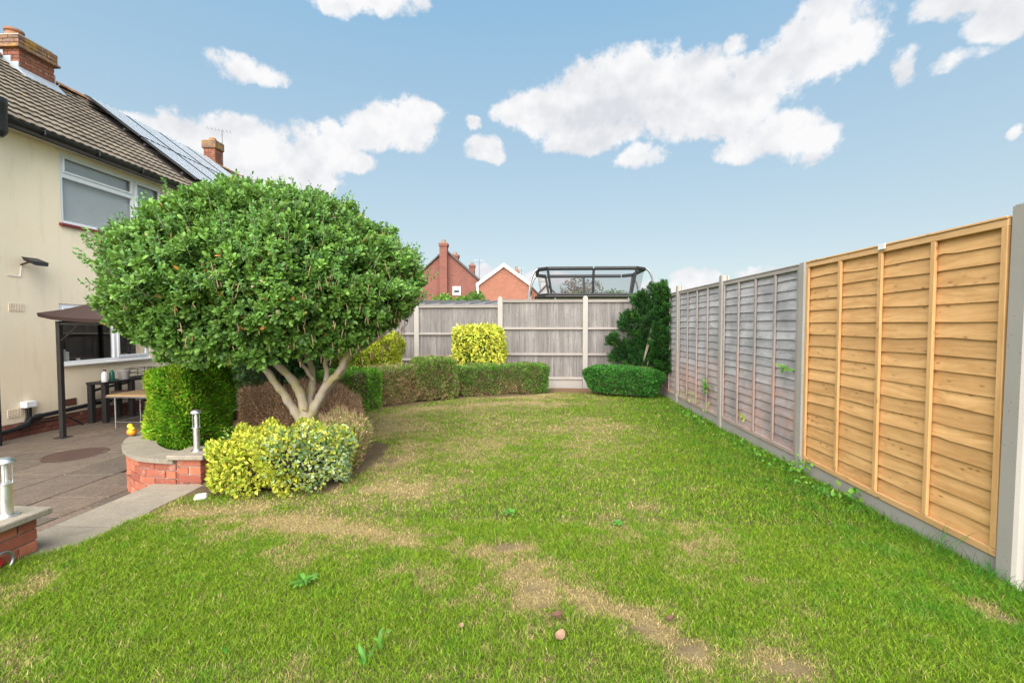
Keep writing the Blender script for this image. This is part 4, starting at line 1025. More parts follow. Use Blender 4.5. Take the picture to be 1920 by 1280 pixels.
# things seen through the kitchen window
t = thing('paper_roll', 'white kitchen paper roll behind the lower window', 'paper roll', (HX - .4, 7.7, .72))
MB().lathe((HX - .42, 7.78, .72), [(.06, 0), (.06, .24), (.02, .24), (.015, .28)], 16).put('roll', 'white_paint', t, True)
MB().b2((HX - .62, 7.0, .68), (HX - .31, 9.3, .715)).put('worktop', 'grey_pot', label='pale worktop just inside the lower window', category='worktop')
MB().lathe((HX - .42, 8.02, .715), [(.03, 0), (.03, .1), (.02, .11)], 12).put('glass_jar', 'white_paint', None, True, label='small pale jar behind the lower window right of the paper roll', category='jar')
MB().lathe((HX - .45, 8.98, .715), [(.06, 0), (.08, .1), (.07, .14)], 12).put('bowl', 'clay_pot', None, True, label='brown bowl behind the right casement of the lower window', category='bowl')

# ------------------------------------------------------------------ gazebo
def build_gazebo():
    G = thing('gazebo', 'garden gazebo with dark brown cloth canopy on black posts beside the house', 'gazebo', (-6.0, 7.8, -.3))
    xs, ys = (-7.16, -4.75), (6.55, 9.0)
    for x in xs:
        for y in ys:
            z = patio_z(x, y); MB().b2((x - .03, y - .03, z), (x + .03, y + .03, 1.50), .004).b2((x - .08, y - .08, z), (x + .08, y + .08, z + .012)).put('post', 'black_metal', G)
    m = MB()
    for y in ys: m.b2((xs[0], y - .018, 1.44), (xs[1], y + .018, 1.48))
    for x in xs: m.b2((x - .018, ys[0], 1.44), (x + .018, ys[1], 1.48))
    m.put('frame', 'black_metal', G)
    for x, y, dx, dy in ((xs[0], ys[0], .32, 0), (xs[0], ys[0], 0, .32)): MB().tube([(x, y, 1.18), (x + dx, y + dy, 1.45)], .012, 6).put('brace', 'black_metal', G)
    x0, x1, y0, y1 = -7.36, -4.5, 6.42, 9.25; cx, cy = (x0 + x1) / 2, (y0 + y1) / 2
    n = 14; m = MB(); grid = {}
    for i in range(n + 1):
        for j in range(n + 1):
            u, v = i / n * 2 - 1, j / n * 2 - 1; k = max(abs(u), abs(v)); edge = 1 - k
            z = 1.56 + .75 * edge ** .92 - .035 * math.sin(math.pi * edge) - .05 * (1 - (min(abs(u), abs(v)) / max(k, 1e-3))) * k * (1 if k > .5 else .4)
            z += .06 * (abs(u) * abs(v)) ** 6
            grid[i, j] = (cx + u * (x1 - x0) / 2, cy + v * (y1 - y0) / 2, z)
    for i in range(n):
        for j in range(n): m.quad(grid[i, j], grid[i + 1, j], grid[i + 1, j + 1], grid[i, j + 1])
    can = m.put('canopy', 'canopy_cloth', G)
    bm = bmesh.new(); bm.from_mesh(can.data); bmesh.ops.remove_doubles(bm, verts=bm.verts, dist=.001); bm.to_mesh(can.data); bm.free()
    v = MB()
    def side(seq, ox, oy):
        for a, b in zip(seq[:-1], seq[1:]):
            h = .055; v.hexa([a, b, (b[0] + ox * .6, b[1] + oy * .6, b[2] - h), (a[0] + ox * .6, a[1] + oy * .6, a[2] - h)], [(a[0] + ox * .2, a[1] + oy * .2, a[2] + .002), (b[0] + ox * .2, b[1] + oy * .2, b[2] + .002), (b[0] + ox * .8, b[1] + oy * .8, b[2] - h), (a[0] + ox * .8, a[1] + oy * .8, a[2] - h)])
    k = .03
    side([grid[i, 0] for i in range(n + 1)], 0, k); side([grid[0, j] for j in range(n + 1)], k, 0); side([grid[n, j] for j in range(n + 1)], -k, 0); side([grid[i, n] for i in range(n + 1)], 0, -k)
    v.put('valance', 'canopy_cloth', can)
build_gazebo()

# ------------------------------------------------------------------ patio clutter
def build_table():
    T = thing('black_table', 'black slatted side table with pots against the cream wall', 'table', (-7.66, 8.2, -.3))
    x0, x1, y0, y1 = -7.86, -7.52, 7.62, 8.95; zt = .43; zf = -.29
    for x in (x0 + .04, x1 - .04):
        for y in (y0 + .04, (y0 + y1) / 2 - .1, y1 - .04): MB().b2((x - .04, y - .04, zf), (x + .04, y + .04, zt - .04), .004).put('leg', 'black_metal', T)
    for k in range(4): x = x0 + (x1 - x0) * (k + .5) / 4; MB().b2((x - .038, y0 - .02, zt - .04), (x + .038, y1 + .02, zt), .004).put('top_slat', 'black_metal', T)
    MB().b2((x0 + .03, y0 + .1, .08), (x1 - .03, y1 - .05, .11)).put('lower_shelf', 'black_metal', T)
    b = MB().lathe((-7.62, 7.72, .43), [(.045, 0), (.048, .02), (.048, .14), (.03, .17), (.022, .175), (.022, .19)], 14).put('bottle', 'white_plastic', None, True, label='white bottle with dark cap at the near end of the black table', category='bottle')
    MB().lathe((-7.62, 7.72, .62), [(.024, 0), (.024, .025)], 12).put('bottle_cap', 'black_plastic', b, True)
    b = MB().lathe((-7.62, 7.86, .43), [(.038, 0), (.04, .02), (.04, .15), (.02, .18), (.018, .2)], 14).put('bottle', 'green_plastic', None, True, label='dark green bottle beside the white one on the black table', category='bottle')
    MB().lathe((-7.64, 8.12, .43), [(.075, 0), (.10, .15), (.105, .15), (.105, .17), (.09, .17)], 18).put('plant_pot', 'grey_pot', None, True, label='pale grey pot on the black table right of the green bottle', category='pot')
    m = MB()
    for z in (.44, .52, .60): m.tube([(-7.8, 8.32, z), (-7.55, 8.32, z), (-7.55, 8.75, z), (-7.8, 8.75, z), (-7.8, 8.32, z)], .006, 5)
    for (x, y) in ((-7.8, 8.32), (-7.55, 8.32), (-7.55, 8.55), (-7.55, 8.75), (-7.8, 8.75)): m.tube([(x, y, .435), (x, y, .60)], .006, 5)
    m.put('wire_basket', 'black_metal', label='black wire basket at the far end of the black table', category='basket')
    MB().lathe((-7.7, 8.1, .11), [(.1, 0), (.14, .08), (.14, .1), (.12, .1)], 16).put('tray', 'clay_pot', None, True, label='shallow dull brown dish on the lower shelf of the black table', category='dish')
    F_ = thing('folding_table', 'folding table with tan top and grey steel legs by the conifer', 'table', (-6.4, 7.5, -.28))
    MB().b2((-7.02, 7.12, .265), (-5.6, 7.72, .29), .008).put('table_top', 'table_wood', F_)
    MB().b2((-7.03, 7.11, .245), (-5.59, 7.73, .268), .004).put('table_edge', 'grey_metal', F_)
    for x, y in ((-6.92, 7.18), (-6.92, 7.66), (-5.7, 7.18), (-5.7, 7.66)): MB().tube([(x, y, .25), (x, y, patio_z(x, y) + .002)], .013, 8).put('leg', 'grey_metal', F_)
    MB().tube([(-6.92, 7.18, -.17), (-6.92, 7.66, -.17)], .008, 6).tube([(-6.92, 7.18, -.17), (-5.7, 7.18, -.17)], .008, 6).put('stretcher', 'grey_metal', F_)
build_table()
t = MB().lathe((-5.93, 5.58, patio_z(-5.93, 0) - .004), [(.33, 0), (.335, .010), (.31, .014), (.30, .010)], 36).put('manhole_cover', 'manhole_rust', None, label='round rusty brown manhole cover set in the patio', category='manhole cover')
def build_toy():
    T = thing('duck_ornament', 'small orange and yellow plastic duck ornament on the curved coping', 'ornament', (-4.385, 4.73, .238))
    c = Vector((-4.385, 4.73, .238)); ax = Vector((.79, -.61, 0)).normalized()
    def blob(p, r, sc, nm, mat):
        bm = bmesh.new(); bmesh.ops.create_icosphere(bm, subdivisions=2, radius=r)
        rot = Matrix.Rotation(math.atan2(ax.y, ax.x), 4, 'Z'); bmesh.ops.scale(bm, vec=sc, verts=bm.verts); bmesh.ops.rotate(bm, matrix=rot, verts=bm.verts)
        me = bpy.data.meshes.new(nm); bm.to_mesh(me); bm.free(); me.polygons.foreach_set('use_smooth', [True] * len(me.polygons)); link(nm, me, M[mat], T, p)
    blob(c + ax * .02 + Vector((0, 0, .045)), .05, (1.2, .9, .85), 'body', 'orange_plastic')
    blob(c + ax * .065 + Vector((0, 0, .085)), .022, (1.2, 1, .8), 'tail', 'yellow_plastic')
    blob(c - ax * .015 + Vector((0, 0, .09)), .02, (1, 1, 1), 'wing', 'yellow_plastic')
    blob(c - ax * .055 + Vector((0, 0, .095)), .028, (1, 1, 1), 'head', 'yellow_plastic')
    blob(c - ax * .085 + Vector((0, 0, .092)), .013, (1.4, .9, .6), 'beak', 'orange_plastic')
    blob(c - ax * .04 + Vector((0, 0, .055)), .02, (1, 1, 1), 'breast', 'orange_plastic')
build_toy()
m = MB(); P = []
for k in range(15): a = R(-110 + 250 * k / 14); P.append((-3.10, 2.47 + .055 * math.cos(a), .03 + .055 * math.sin(a) + .03))
t = thing('hose_guide', 'grey hooked ring with red centre on the low brick wall at the left edge', 'hook', (-3.13, 2.47, .06))
m.tube(P, .009, 8).put('ring', 'grey_metal', t, True)
MB().tube([(-3.148, 2.46, .055), (-3.12, 2.46, .055)], .03, 14).put('disc', 'red_plastic', t, True)
m = MB().box((-2.77, 3.62, .012), (.09, .10, .035), .5, .012); m.put('white_stone', 'white_stone', label='chalky white stone on the lawn corner beside the yellow variegated bush', category='stone')

# ------------------------------------------------------------------ foliage
def unit(v): return v / np.maximum(1e-9, np.linalg.norm(v, axis=-1, keepdims=True))
def frames(D, r, N=None, spread=1.0):
    """side and up vectors for leaf axes D; N = direction the leaf surface should roughly face"""
    A = r.standard_normal(D.shape) * spread + (0 if N is None else N)
    S = unit(np.cross(D, A)); U = np.cross(S, D)
    return S, U
def leaves(name, P, D, L, W, col, parent, mat='leaf', shape='oval', N=None, r=rng, spread=.6, edge=None, bend=.18, **tags):
    n = len(P); S, U = frames(D, r, N, spread); L = L[:, None]; W = W[:, None]
    if shape == 'oval':      # base, pair, pair, tip
        T = [(0, 0, 0), (.38, -.42, .10), (.38, .42, .10), (.78, -.40, .06), (.78, .40, .06), (1., 0, -bend)]
        F3 = [(0, 1, 2), (3, 5, 4)]; F4 = [(1, 3, 4, 2)]
    elif shape == 'rib':     # folded along the midrib
        T = [(0, 0, 0), (.45, -.5, .12), (.5, 0, 0), (.45, .5, .12), (1., 0, -bend)]
        F3 = [(0, 1, 2), (1, 4, 2), (2, 4, 3), (0, 2, 3)]; F4 = []
    elif shape == 'blade':
        T = [(0, -.3, 0), (0, .3, 0), (1., 0, -bend)]; F3 = [(0, 1, 2)]; F4 = []
    else:                    # diamond
        T = [(0, 0, 0), (.5, -.5, .14), (.5, .5, .14), (1., 0, -bend)]; F3 = [(0, 1, 3), (0, 3, 2)]; F4 = []
    V = np.stack([P + D * L * t[0] + S * W * t[1] + U * L * t[2] for t in T], 1).reshape(-1, 3); k = len(T); i = (np.arange(n) * k)[:, None]
    Fs = [np.concatenate([i + np.array([f]) for f in F3])]
    if F4: Fs.append(np.concatenate([i + np.array([f]) for f in F4]))
    Cc = np.repeat(col[:, None, :], k, 1)
    if edge is not None:
        idx = 2 if shape == 'rib' else 0
        m = np.ones(k, bool); m[idx] = False; Cc[:, m] = edge[:, None, :]
    off = np.array(base(parent)) if parent else np.zeros(3)
    me = np_mesh(name, V - off, Fs, 0, Cc.reshape(-1, 3))
    o = link(name, me, M[mat], parent, tuple(off)); o['kind'] = 'stuff'
    for q, v in tags.items(): o[q] = v
    return o
def vary(n, cols, w=None, r=rng, j=.18):
    c = np.array(cols)[r.choice(len(cols), n, p=w)]
    return np.clip(c * (1 + j * r.standard_normal((n, 1))), .004, .95)
def rbox(n, dims, p=6., r=rng, bottom=False):
    """points and normals on a rounded box with half sizes dims; returns unit-box coords too"""
    a, b, c = dims; ar = np.array([b * c, b * c, a * c, a * c, a * b, a * b * (1 if bottom else 0)]); f = r.choice(6, n, p=ar / ar.sum())
    q = r.random((n, 3)) * 2 - 1; ax = f // 2; sg = np.where(f % 2 == 0, 1., -1.); q[np.arange(n), ax] = sg
    s = (np.abs(q) ** p).sum(1) ** (-1 / p); u = q * s[:, None]
    N = unit(np.sign(u) * np.abs(u) ** (p - 1) / np.array(dims))
    return u, N
class Path:
    def __init__(s, pts):
        s.p = np.array(pts, float); d = np.linalg.norm(np.diff(s.p, axis=0), axis=1); s.l = np.concatenate([[0], np.cumsum(d)]); s.len = s.l[-1]
    def at(s, t):
        q = np.clip(t, 0, 1) * s.len; e = .08
        f = lambda z: np.stack([np.interp(z, s.l, s.p[:, 0]), np.interp(z, s.l, s.p[:, 1])], -1)
        T = unit(f(np.clip(q + e, 0, s.len)) - f(np.clip(q - e, 0, s.len))); return f(q), T
def hedge(name, label, cat, pts, w, z0, z1, n, L, W, colf, group=None, shape='diamond', mat='leaf', p=7., lump=.03, depth=.06, taper=0., twig=(.10, .065, .04), twign=0, outward=.8, up=.25, core=.80, edgef=None, spread=.6, seed=1, corecol=None, bowl=0., lumpf=5.):
    r = np.random.default_rng(seed); pa = Path(pts); h = (z1 - z0) / 2
    cen = pa.at(np.array([.5]))[0][0]
    root = thing(name, label, cat, (cen[0], cen[1], z0), group)
    def place(u, N, wob=True):
        t = (u[:, 0] + 1) / 2; q, T = pa.at(t); Nn = np.stack([T[:, 1], -T[:, 0]], -1)
        ww = w / 2 * (1 - taper * np.clip(np.abs(u[:, 0]) - .3, 0, 1) ** 2 * 2) * (1 - bowl * (1 - u[:, 2]) * .5)
        P = np.zeros((len(u), 3)); P[:, :2] = q + Nn * (u[:, 1] * ww)[:, None]; P[:, 2] = z0 + h + u[:, 2] * h * (1 - taper * .35 * np.abs(u[:, 0]) ** 4 * (u[:, 2] > 0))
        if bowl: P[:, :2] -= T * (u[:, 0] * (1 - u[:, 2]) * bowl * .25)[:, None] 
        NN = np.zeros((len(u), 3)); NN[:, :2] = T * N[:, :1] + Nn * N[:, 1:2]; NN[:, 2] = N[:, 2]
        if wob and lump:
            k = lumpf; d = (np.sin(P[:, 0] * k * 1.3 + P[:, 2] * k + seed) * np.sin(P[:, 1] * k * 1.1 + 2 * seed) + np.sin(P[:, 0] * k * 2.7 + P[:, 1] * k * 2.3 + P[:, 2] * k * 1.9)) * .5
            P += NN * (d * lump)[:, None]
        return P, NN
    dims = (pa.len / 2, w / 2, h); u, N = rbox(n, dims, p, r)
    P, NN = place(u, N)
    dep = r.random(n) ** 1.6 * depth; P -= NN * dep[:, None]
    D = unit(NN * outward + r.standard_normal((n, 3)) * .55 + np.array([0, 0, up]))
    col = colf(P, u, r); col = col * 1.
    Ls = L * (.65 + .7 * r.random(n)); Ws = W * (.7 + .6 * r.random(n))
    q3 = np.array([mnoise.noise(Vector(z_ * 9.)) for z_ in P]); col = col * (1 + .55 * q3[:, None])
    leaves('foliage', P, D, Ls, Ws, col, root, mat, shape, NN, r, spread, edge=None if edgef is None else edgef(P, u, r))
    # twiggy inner mass
    m = 26; mb = MB(); G = []
    gu = np.linspace(-1, 1, max(6, int(pa.len * 7))); gv = np.linspace(-1, 1, 13)
    V = []; Fq = []
    def face(ax, sg, A, B_):
        off = len(V)
        for a in A:
            for b in B_:
                q = [0, 0, 0]; q[ax] = sg; o = [k for k in range(3) if k != ax]; q[o[0]] = a; q[o[1]] = b; V.append(q)
        for i in range(len(A) - 1):
            for j in range(len(B_) - 1): Fq.append((off + i * len(B_) + j, off + (i + 1) * len(B_) + j, off + (i + 1) * len(B_) + j + 1, off + i * len(B_) + j + 1))
    for sg in (-1, 1): face(1, sg, gu, gv); face(0, sg, gv, gv); face(2, sg, gu, gv)
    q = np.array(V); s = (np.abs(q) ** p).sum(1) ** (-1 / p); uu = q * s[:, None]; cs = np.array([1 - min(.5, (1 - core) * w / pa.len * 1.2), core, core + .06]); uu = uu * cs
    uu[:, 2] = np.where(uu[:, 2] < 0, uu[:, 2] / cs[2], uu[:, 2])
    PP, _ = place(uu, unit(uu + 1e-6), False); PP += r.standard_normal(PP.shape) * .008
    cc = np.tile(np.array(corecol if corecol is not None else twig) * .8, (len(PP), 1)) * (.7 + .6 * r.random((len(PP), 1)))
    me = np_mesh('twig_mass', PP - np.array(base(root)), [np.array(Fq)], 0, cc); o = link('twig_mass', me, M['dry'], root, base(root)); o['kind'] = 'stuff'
    if twign:
        u2, N2 = rbox(twign, dims, p, r); P2, NN2 = place(u2, N2); P2 -= NN2 * (r.random(twign) * depth * 1.2)[:, None]
        D2 = unit(NN2 * .7 + r.standard_normal((twign, 3)) * .5 + np.array([0, 0, .8]))
        leaves('twigs', P2, D2, .05 + .07 * r.random(twign), .004 + .003 * r.random(twign), vary(twign, [(.48, .31, .19), (.30, .18, .10), (.62, .45, .29)], r=r), root, 'dry', 'blade', None, r, 1.)
    return root
def cf(cols, w=None, brown=None, bw=.0, fn=None):
    def f(P, u, r):
        c = vary(len(P), cols, w, r)
        if brown is not None:
            pr = bw if fn is None else fn(P, u); nse = np.sin(P[:, 0] * 5.1 + P[:, 2] * 3) * np.sin(P[:, 1] * 4.3 + P[:, 2] * 7 + 1) * .28
            k = r.random(len(P)) < np.clip(pr + nse * (pr > .02), 0, 1); c = np.where(k[:, None], vary(len(P), brown, None, r), c)
        return c
    return f
BROWN = [(.42, .26, .15), (.28, .16, .09), (.52, .36, .2)]
GH = [(.10, .24, .02), (.17, .33, .035), (.06, .16, .018)]
low = lambda P, u: np.clip(.25 - u[:, 2] * .55, 0, .85)
hedge('hedge', 'bright green clipped hedge block seen just right of the tree trunk', 'hedge', [(-3.45, 6.95), (-3.05, 7.35), (-2.86, 7.85)], .62, -.02, .70, 15000, .028, .016, cf([(.11, .33, .02), (.18, .43, .03), (.06, .18, .02)], None, BROWN, .05, lambda P, u: np.clip(-.25 - u[:, 2] * .7, 0, .5)), 'clipped hedge sections round the lawn', seed=3, twign=800)
hedge('hedge', 'half brown clipped hedge between the green block and the taller block', 'hedge', [(-2.86, 7.86), (-2.66, 8.25), (-2.32, 8.62)], .60, -.02, .67, 12000, .026, .014, cf(GH + [(.22, .27, .06)], None, BROWN, .5, lambda P, u: np.clip(.42 - u[:, 2] * .45, 0, .9)), 'clipped hedge sections round the lawn', seed=4, twign=4000, corecol=(.14, .085, .05))
hedge('hedge', 'taller square hedge block standing above its neighbours, brown at the foot', 'hedge', [(-2.30, 8.62), (-1.62, 9.05)], .72, -.02, .80, 14000, .026, .014, cf(GH, None, BROWN, .5, lambda P, u: np.clip(.22 - u[:, 2] * .5, 0, .9)), 'clipped hedge sections round the lawn', seed=5, twign=3000)
hedge('hedge', 'long low green hedge in front of the lime yellow bush', 'hedge', [(-1.60, 9.10), (-.9, 9.42), (-.2, 9.62), (.36, 9.70)], .56, -.02, .62, 20000, .026, .015, cf([(.08, .23, .022), (.14, .31, .035), (.04, .13, .018)], None, BROWN, .3, lambda P, u: np.clip(.08 - u[:, 2] * .42 - np.clip(u[:, 0], 0, 1) * .2, 0, .7)), 'clipped hedge sections round the lawn', seed=6, twign=2500, bowl=.2)
hedge('hedge', 'boat shaped dark green clipped hedge below the corner shrub on the right', 'hedge', [(1.0, 9.55), (1.8, 9.25), (2.56, 8.78)], .62, .02, .60, 26000, .030, .018, cf([(.04, .20, .03), (.08, .31, .04), (.02, .11, .02)], None, BROWN, .1, lambda P, u: np.clip(-.35 - u[:, 2] * .7, 0, .7)), 'clipped hedge sections round the lawn', seed=7, twign=900, taper=.45, bowl=.45, p=4.5)
hedge('hedge', 'round brown bare hedge mound behind the tree trunk', 'hedge', [(-3.95, 6.2), (-3.3, 5.95), (-2.7, 5.95), (-2.3, 6.1)], 1.0, -.02, .64, 12000, .024, .010, cf([(.42, .26, .17), (.28, .16, .10), (.55, .37, .25), (.14, .2, .03)], [.4, .3, .22, .08]), None, seed=8, twign=26000, mat='dry', p=2.6, lump=.08, corecol=(.15, .085, .05), depth=.15, core=.7)
hedge('hedge', 'thin brown and yellow green hedge end behind the variegated bush', 'hedge', [(-2.42, 5.1), (-2.12, 4.95), (-1.96, 4.62), (-1.92, 4.35)], .44, -.02, .46, 12000, .026, .013, cf([(.30, .21, .11), (.42, .31, .18), (.22, .30, .05), (.13, .22, .03)], [.25, .2, .3, .25]), None, seed=9, twign=11000, mat='dry', lump=.09, corecol=(.16, .10, .06), depth=.17, p=3.4, core=.62)

# variegated euonymus at the lawn corner
def euo_w(P): return np.clip((P[:, 0] + 2.25) / .5 + .35 * np.sin(P[:, 2] * 9 + P[:, 0] * 7), 0, 1)
def euo_c(P, u, r):
    a = vary(len(P), [(.10, .24, .03), (.16, .33, .03), (.34, .42, .05)], None, r); b = vary(len(P), [(.05, .17, .07), (.08, .22, .10)], None, r)
    k = (r.random(len(P)) < euo_w(P) * .75)[:, None]; return np.where(k, b, a)
def euo_e(P, u, r):
    a = vary(len(P), [(.62, .56, .05), (.70, .64, .11), (.44, .46, .04), (.24, .34, .03)], [.36, .28, .24, .12], r, .12); b = vary(len(P), [(.34, .42, .26), (.52, .57, .38), (.10, .23, .10), (.42, .44, .08)], None, r, .12)
    k = (r.random(len(P)) < euo_w(P) * .75)[:, None]; return np.where(k, b, a)
E_ = hedge('euonymus_bush', 'low yellow and white variegated bush at the lawn corner beside the pillar', 'bush', [(-2.72, 4.02), (-2.45, 3.92), (-2.1, 4.0), (-1.86, 4.3)], .80, -.03, .52, 24000, .034, .024, euo_c, None, 'rib', 'leaf', 3.0, .085, .18, edgef=euo_e, seed=12, corecol=(.05, .045, .03), up=.35, spread=.8, lumpf=7, core=.55)
hedge('twiggy_sprig', 'thin pale green sprigs growing beside the pillar bollard light', 'plant', [(-3.02, 4.28), (-2.98, 4.34)], .10, .1, .42, 120, .03, .016, cf([(.3, .42, .1), (.2, .36, .06)]), None, 'rib', seed=71, core=.1, depth=.04)

# clipped golden-green conifer in the planter
def con_c(P, u, r):
    c = vary(len(P), [(.13, .36, .018), (.20, .47, .025), (.07, .23, .015)], None, r); g = vary(len(P), [(.38, .55, .04), (.46, .58, .06)], None, r)
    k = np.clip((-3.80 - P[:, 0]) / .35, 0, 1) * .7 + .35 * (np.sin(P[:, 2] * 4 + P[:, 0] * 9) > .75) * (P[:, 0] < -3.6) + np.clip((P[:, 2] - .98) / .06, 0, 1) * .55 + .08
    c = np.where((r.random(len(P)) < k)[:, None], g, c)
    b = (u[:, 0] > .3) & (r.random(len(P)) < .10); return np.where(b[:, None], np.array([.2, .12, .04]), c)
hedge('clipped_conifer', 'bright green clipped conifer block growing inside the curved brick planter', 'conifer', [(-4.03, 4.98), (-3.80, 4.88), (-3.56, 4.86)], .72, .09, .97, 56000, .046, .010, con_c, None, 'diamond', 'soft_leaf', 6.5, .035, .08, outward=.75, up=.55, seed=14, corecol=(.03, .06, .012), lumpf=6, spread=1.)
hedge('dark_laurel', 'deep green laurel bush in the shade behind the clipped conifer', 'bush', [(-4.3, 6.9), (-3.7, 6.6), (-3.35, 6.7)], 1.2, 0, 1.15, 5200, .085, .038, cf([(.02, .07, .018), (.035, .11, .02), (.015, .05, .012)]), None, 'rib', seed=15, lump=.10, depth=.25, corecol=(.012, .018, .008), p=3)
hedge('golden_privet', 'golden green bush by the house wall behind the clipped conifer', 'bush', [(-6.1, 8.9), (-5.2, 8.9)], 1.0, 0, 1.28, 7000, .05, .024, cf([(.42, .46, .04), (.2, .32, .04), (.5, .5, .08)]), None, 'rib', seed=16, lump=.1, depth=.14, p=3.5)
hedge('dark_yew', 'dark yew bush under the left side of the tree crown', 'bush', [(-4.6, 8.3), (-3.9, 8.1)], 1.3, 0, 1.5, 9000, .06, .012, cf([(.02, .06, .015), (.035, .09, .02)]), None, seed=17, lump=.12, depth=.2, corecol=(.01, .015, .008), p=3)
YC = [(.30, .42, .03), (.42, .50, .045), (.16, .30, .03), (.52, .55, .07)]
hedge('golden_conifer', 'yellow green conifer right behind the tree trunk, left of the pair', 'conifer', [(-4.15, 9.3), (-3.42, 9.3)], .66, 0, 1.05, 14000, .05, .014, cf(YC), 'golden conifers behind the hedge', seed=18, lump=.06, depth=.12, p=4, up=.6, mat='soft_leaf', corecol=(.06, .08, .015))
hedge('golden_conifer', 'brighter yellow conifer of the pair against the rear fence, taller right one', 'conifer', [(-3.40, 9.6), (-2.86, 9.6)], .62, 0, 1.22, 12000, .055, .015, cf([(.46, .52, .04), (.60, .60, .06), (.24, .36, .03)]), 'golden conifers behind the hedge', seed=19, lump=.09, depth=.15, p=4.5, up=.8, mat='soft_leaf', corecol=(.06, .08, .015))
hedge('lime_bush', 'lime yellow cube shaped bush in front of the rear fence', 'bush', [(-1.72, 9.92), (-.66, 9.92)], .72, .2, 1.40, 7500, .088, .030, cf([(.62, .62, .07), (.72, .68, .12), (.45, .52, .05), (.24, .36, .03)], [.38, .26, .24, .12]), None, 'rib', 'leaf', 5.5, .05, .13, seed=20, up=-.1, outward=.6, spread=.5, corecol=(.045, .07, .012), edgef=None)

# dark irregular shrub in the fence corner
def corner_shrub():
    root = thing('corner_shrub', 'dark green irregular evergreen shrub filling the corner of the two fences', 'shrub', (2.1, 9.9, .1))
    r = np.random.default_rng(31)
    lobes = [pix(min(q[0], 1236), q[1], min(q[2], 2.40 * 853 / max(1, min(q[0], 1236) - 1000) + .35)) for q in [(1150, 640, 9.9), (1178, 655, 9.9), (1170, 612, 9.9), (1196, 632, 9.9), (1215, 652, 9.85), (1190, 600, 9.95), (1176, 598, 9.95), (1205, 585, 9.95), (1192, 570, 9.95), (1222, 610, 9.9), (1238, 632, 9.8), (1245, 655, 9.8), (1228, 580, 9.9), (1245, 600, 9.8), (1240, 560, 9.95), (1228, 555, 9.95), (1240, 545, 9.95), (1222, 548, 9.95), (1250, 575, 9.85), (1185, 675, 9.85), (1220, 680, 9.8), (1160, 668, 9.9), (1245, 685, 9.75), (1250, 625, 9.7), (1203, 560, 9.95), (1212, 572, 9.95), (1254, 550, 9.9), (1230, 600, 9.9), (1215, 690, 9.8), (1190, 690, 9.8), (1235, 670, 9.7)]]
    rad = [.13, .2, .14, .2, .22, .15, .10, .15, .09, .2, .2, .2, .17, .17, .15, .12, .09, .08, .15, .22, .22, .16, .2, .16, .08, .13, .09, .2, .2, .18, .22]
    Ps = []; Ds = []; Cs = []
    base_ = np.array([2.2, 9.7, .35])
    for c, q in zip(lobes, rad):
        c = np.array(c)
        for _ in range(int(16 + 1250 * q * q)):
            d = unit(r.standard_normal(3)); o = c + d * q * r.uniform(.35, 1.0)
            ax = unit(unit(o - base_) * .7 + d * .5 + np.array([-.25, -.1, .45]) + r.standard_normal(3) * .25); L_ = r.uniform(.07, .17); k = 46
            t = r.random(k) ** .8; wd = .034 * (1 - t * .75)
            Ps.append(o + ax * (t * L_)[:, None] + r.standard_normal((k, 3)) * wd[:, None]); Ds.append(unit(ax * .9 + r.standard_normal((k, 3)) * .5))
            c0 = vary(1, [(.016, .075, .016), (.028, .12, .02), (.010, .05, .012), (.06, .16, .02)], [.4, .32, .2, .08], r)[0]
            Cs.append(c0 * (.8 + .4 * t[:, None]) * (1 + .15 * r.standard_normal((k, 1))))  # tuft bases darkened: inner shade put in the colour, besides paler young tips
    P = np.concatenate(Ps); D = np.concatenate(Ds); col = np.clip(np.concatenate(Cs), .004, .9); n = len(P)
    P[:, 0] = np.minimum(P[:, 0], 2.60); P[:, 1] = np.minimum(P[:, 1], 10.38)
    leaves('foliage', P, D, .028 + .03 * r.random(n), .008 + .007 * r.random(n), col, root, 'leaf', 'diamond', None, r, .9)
    m = MB(); b = Vector((2.25, 9.95, .0))
    for c in lobes[::2]: m.tube([b + Vector((r.uniform(-.1, .1), 0, 0)), b.lerp(Vector(c), .5) + Vector((0, 0, .1)), Vector(c)], [.022, .012, .004], 6)
    m.put('branches', 'bark', root)
corner_shrub()

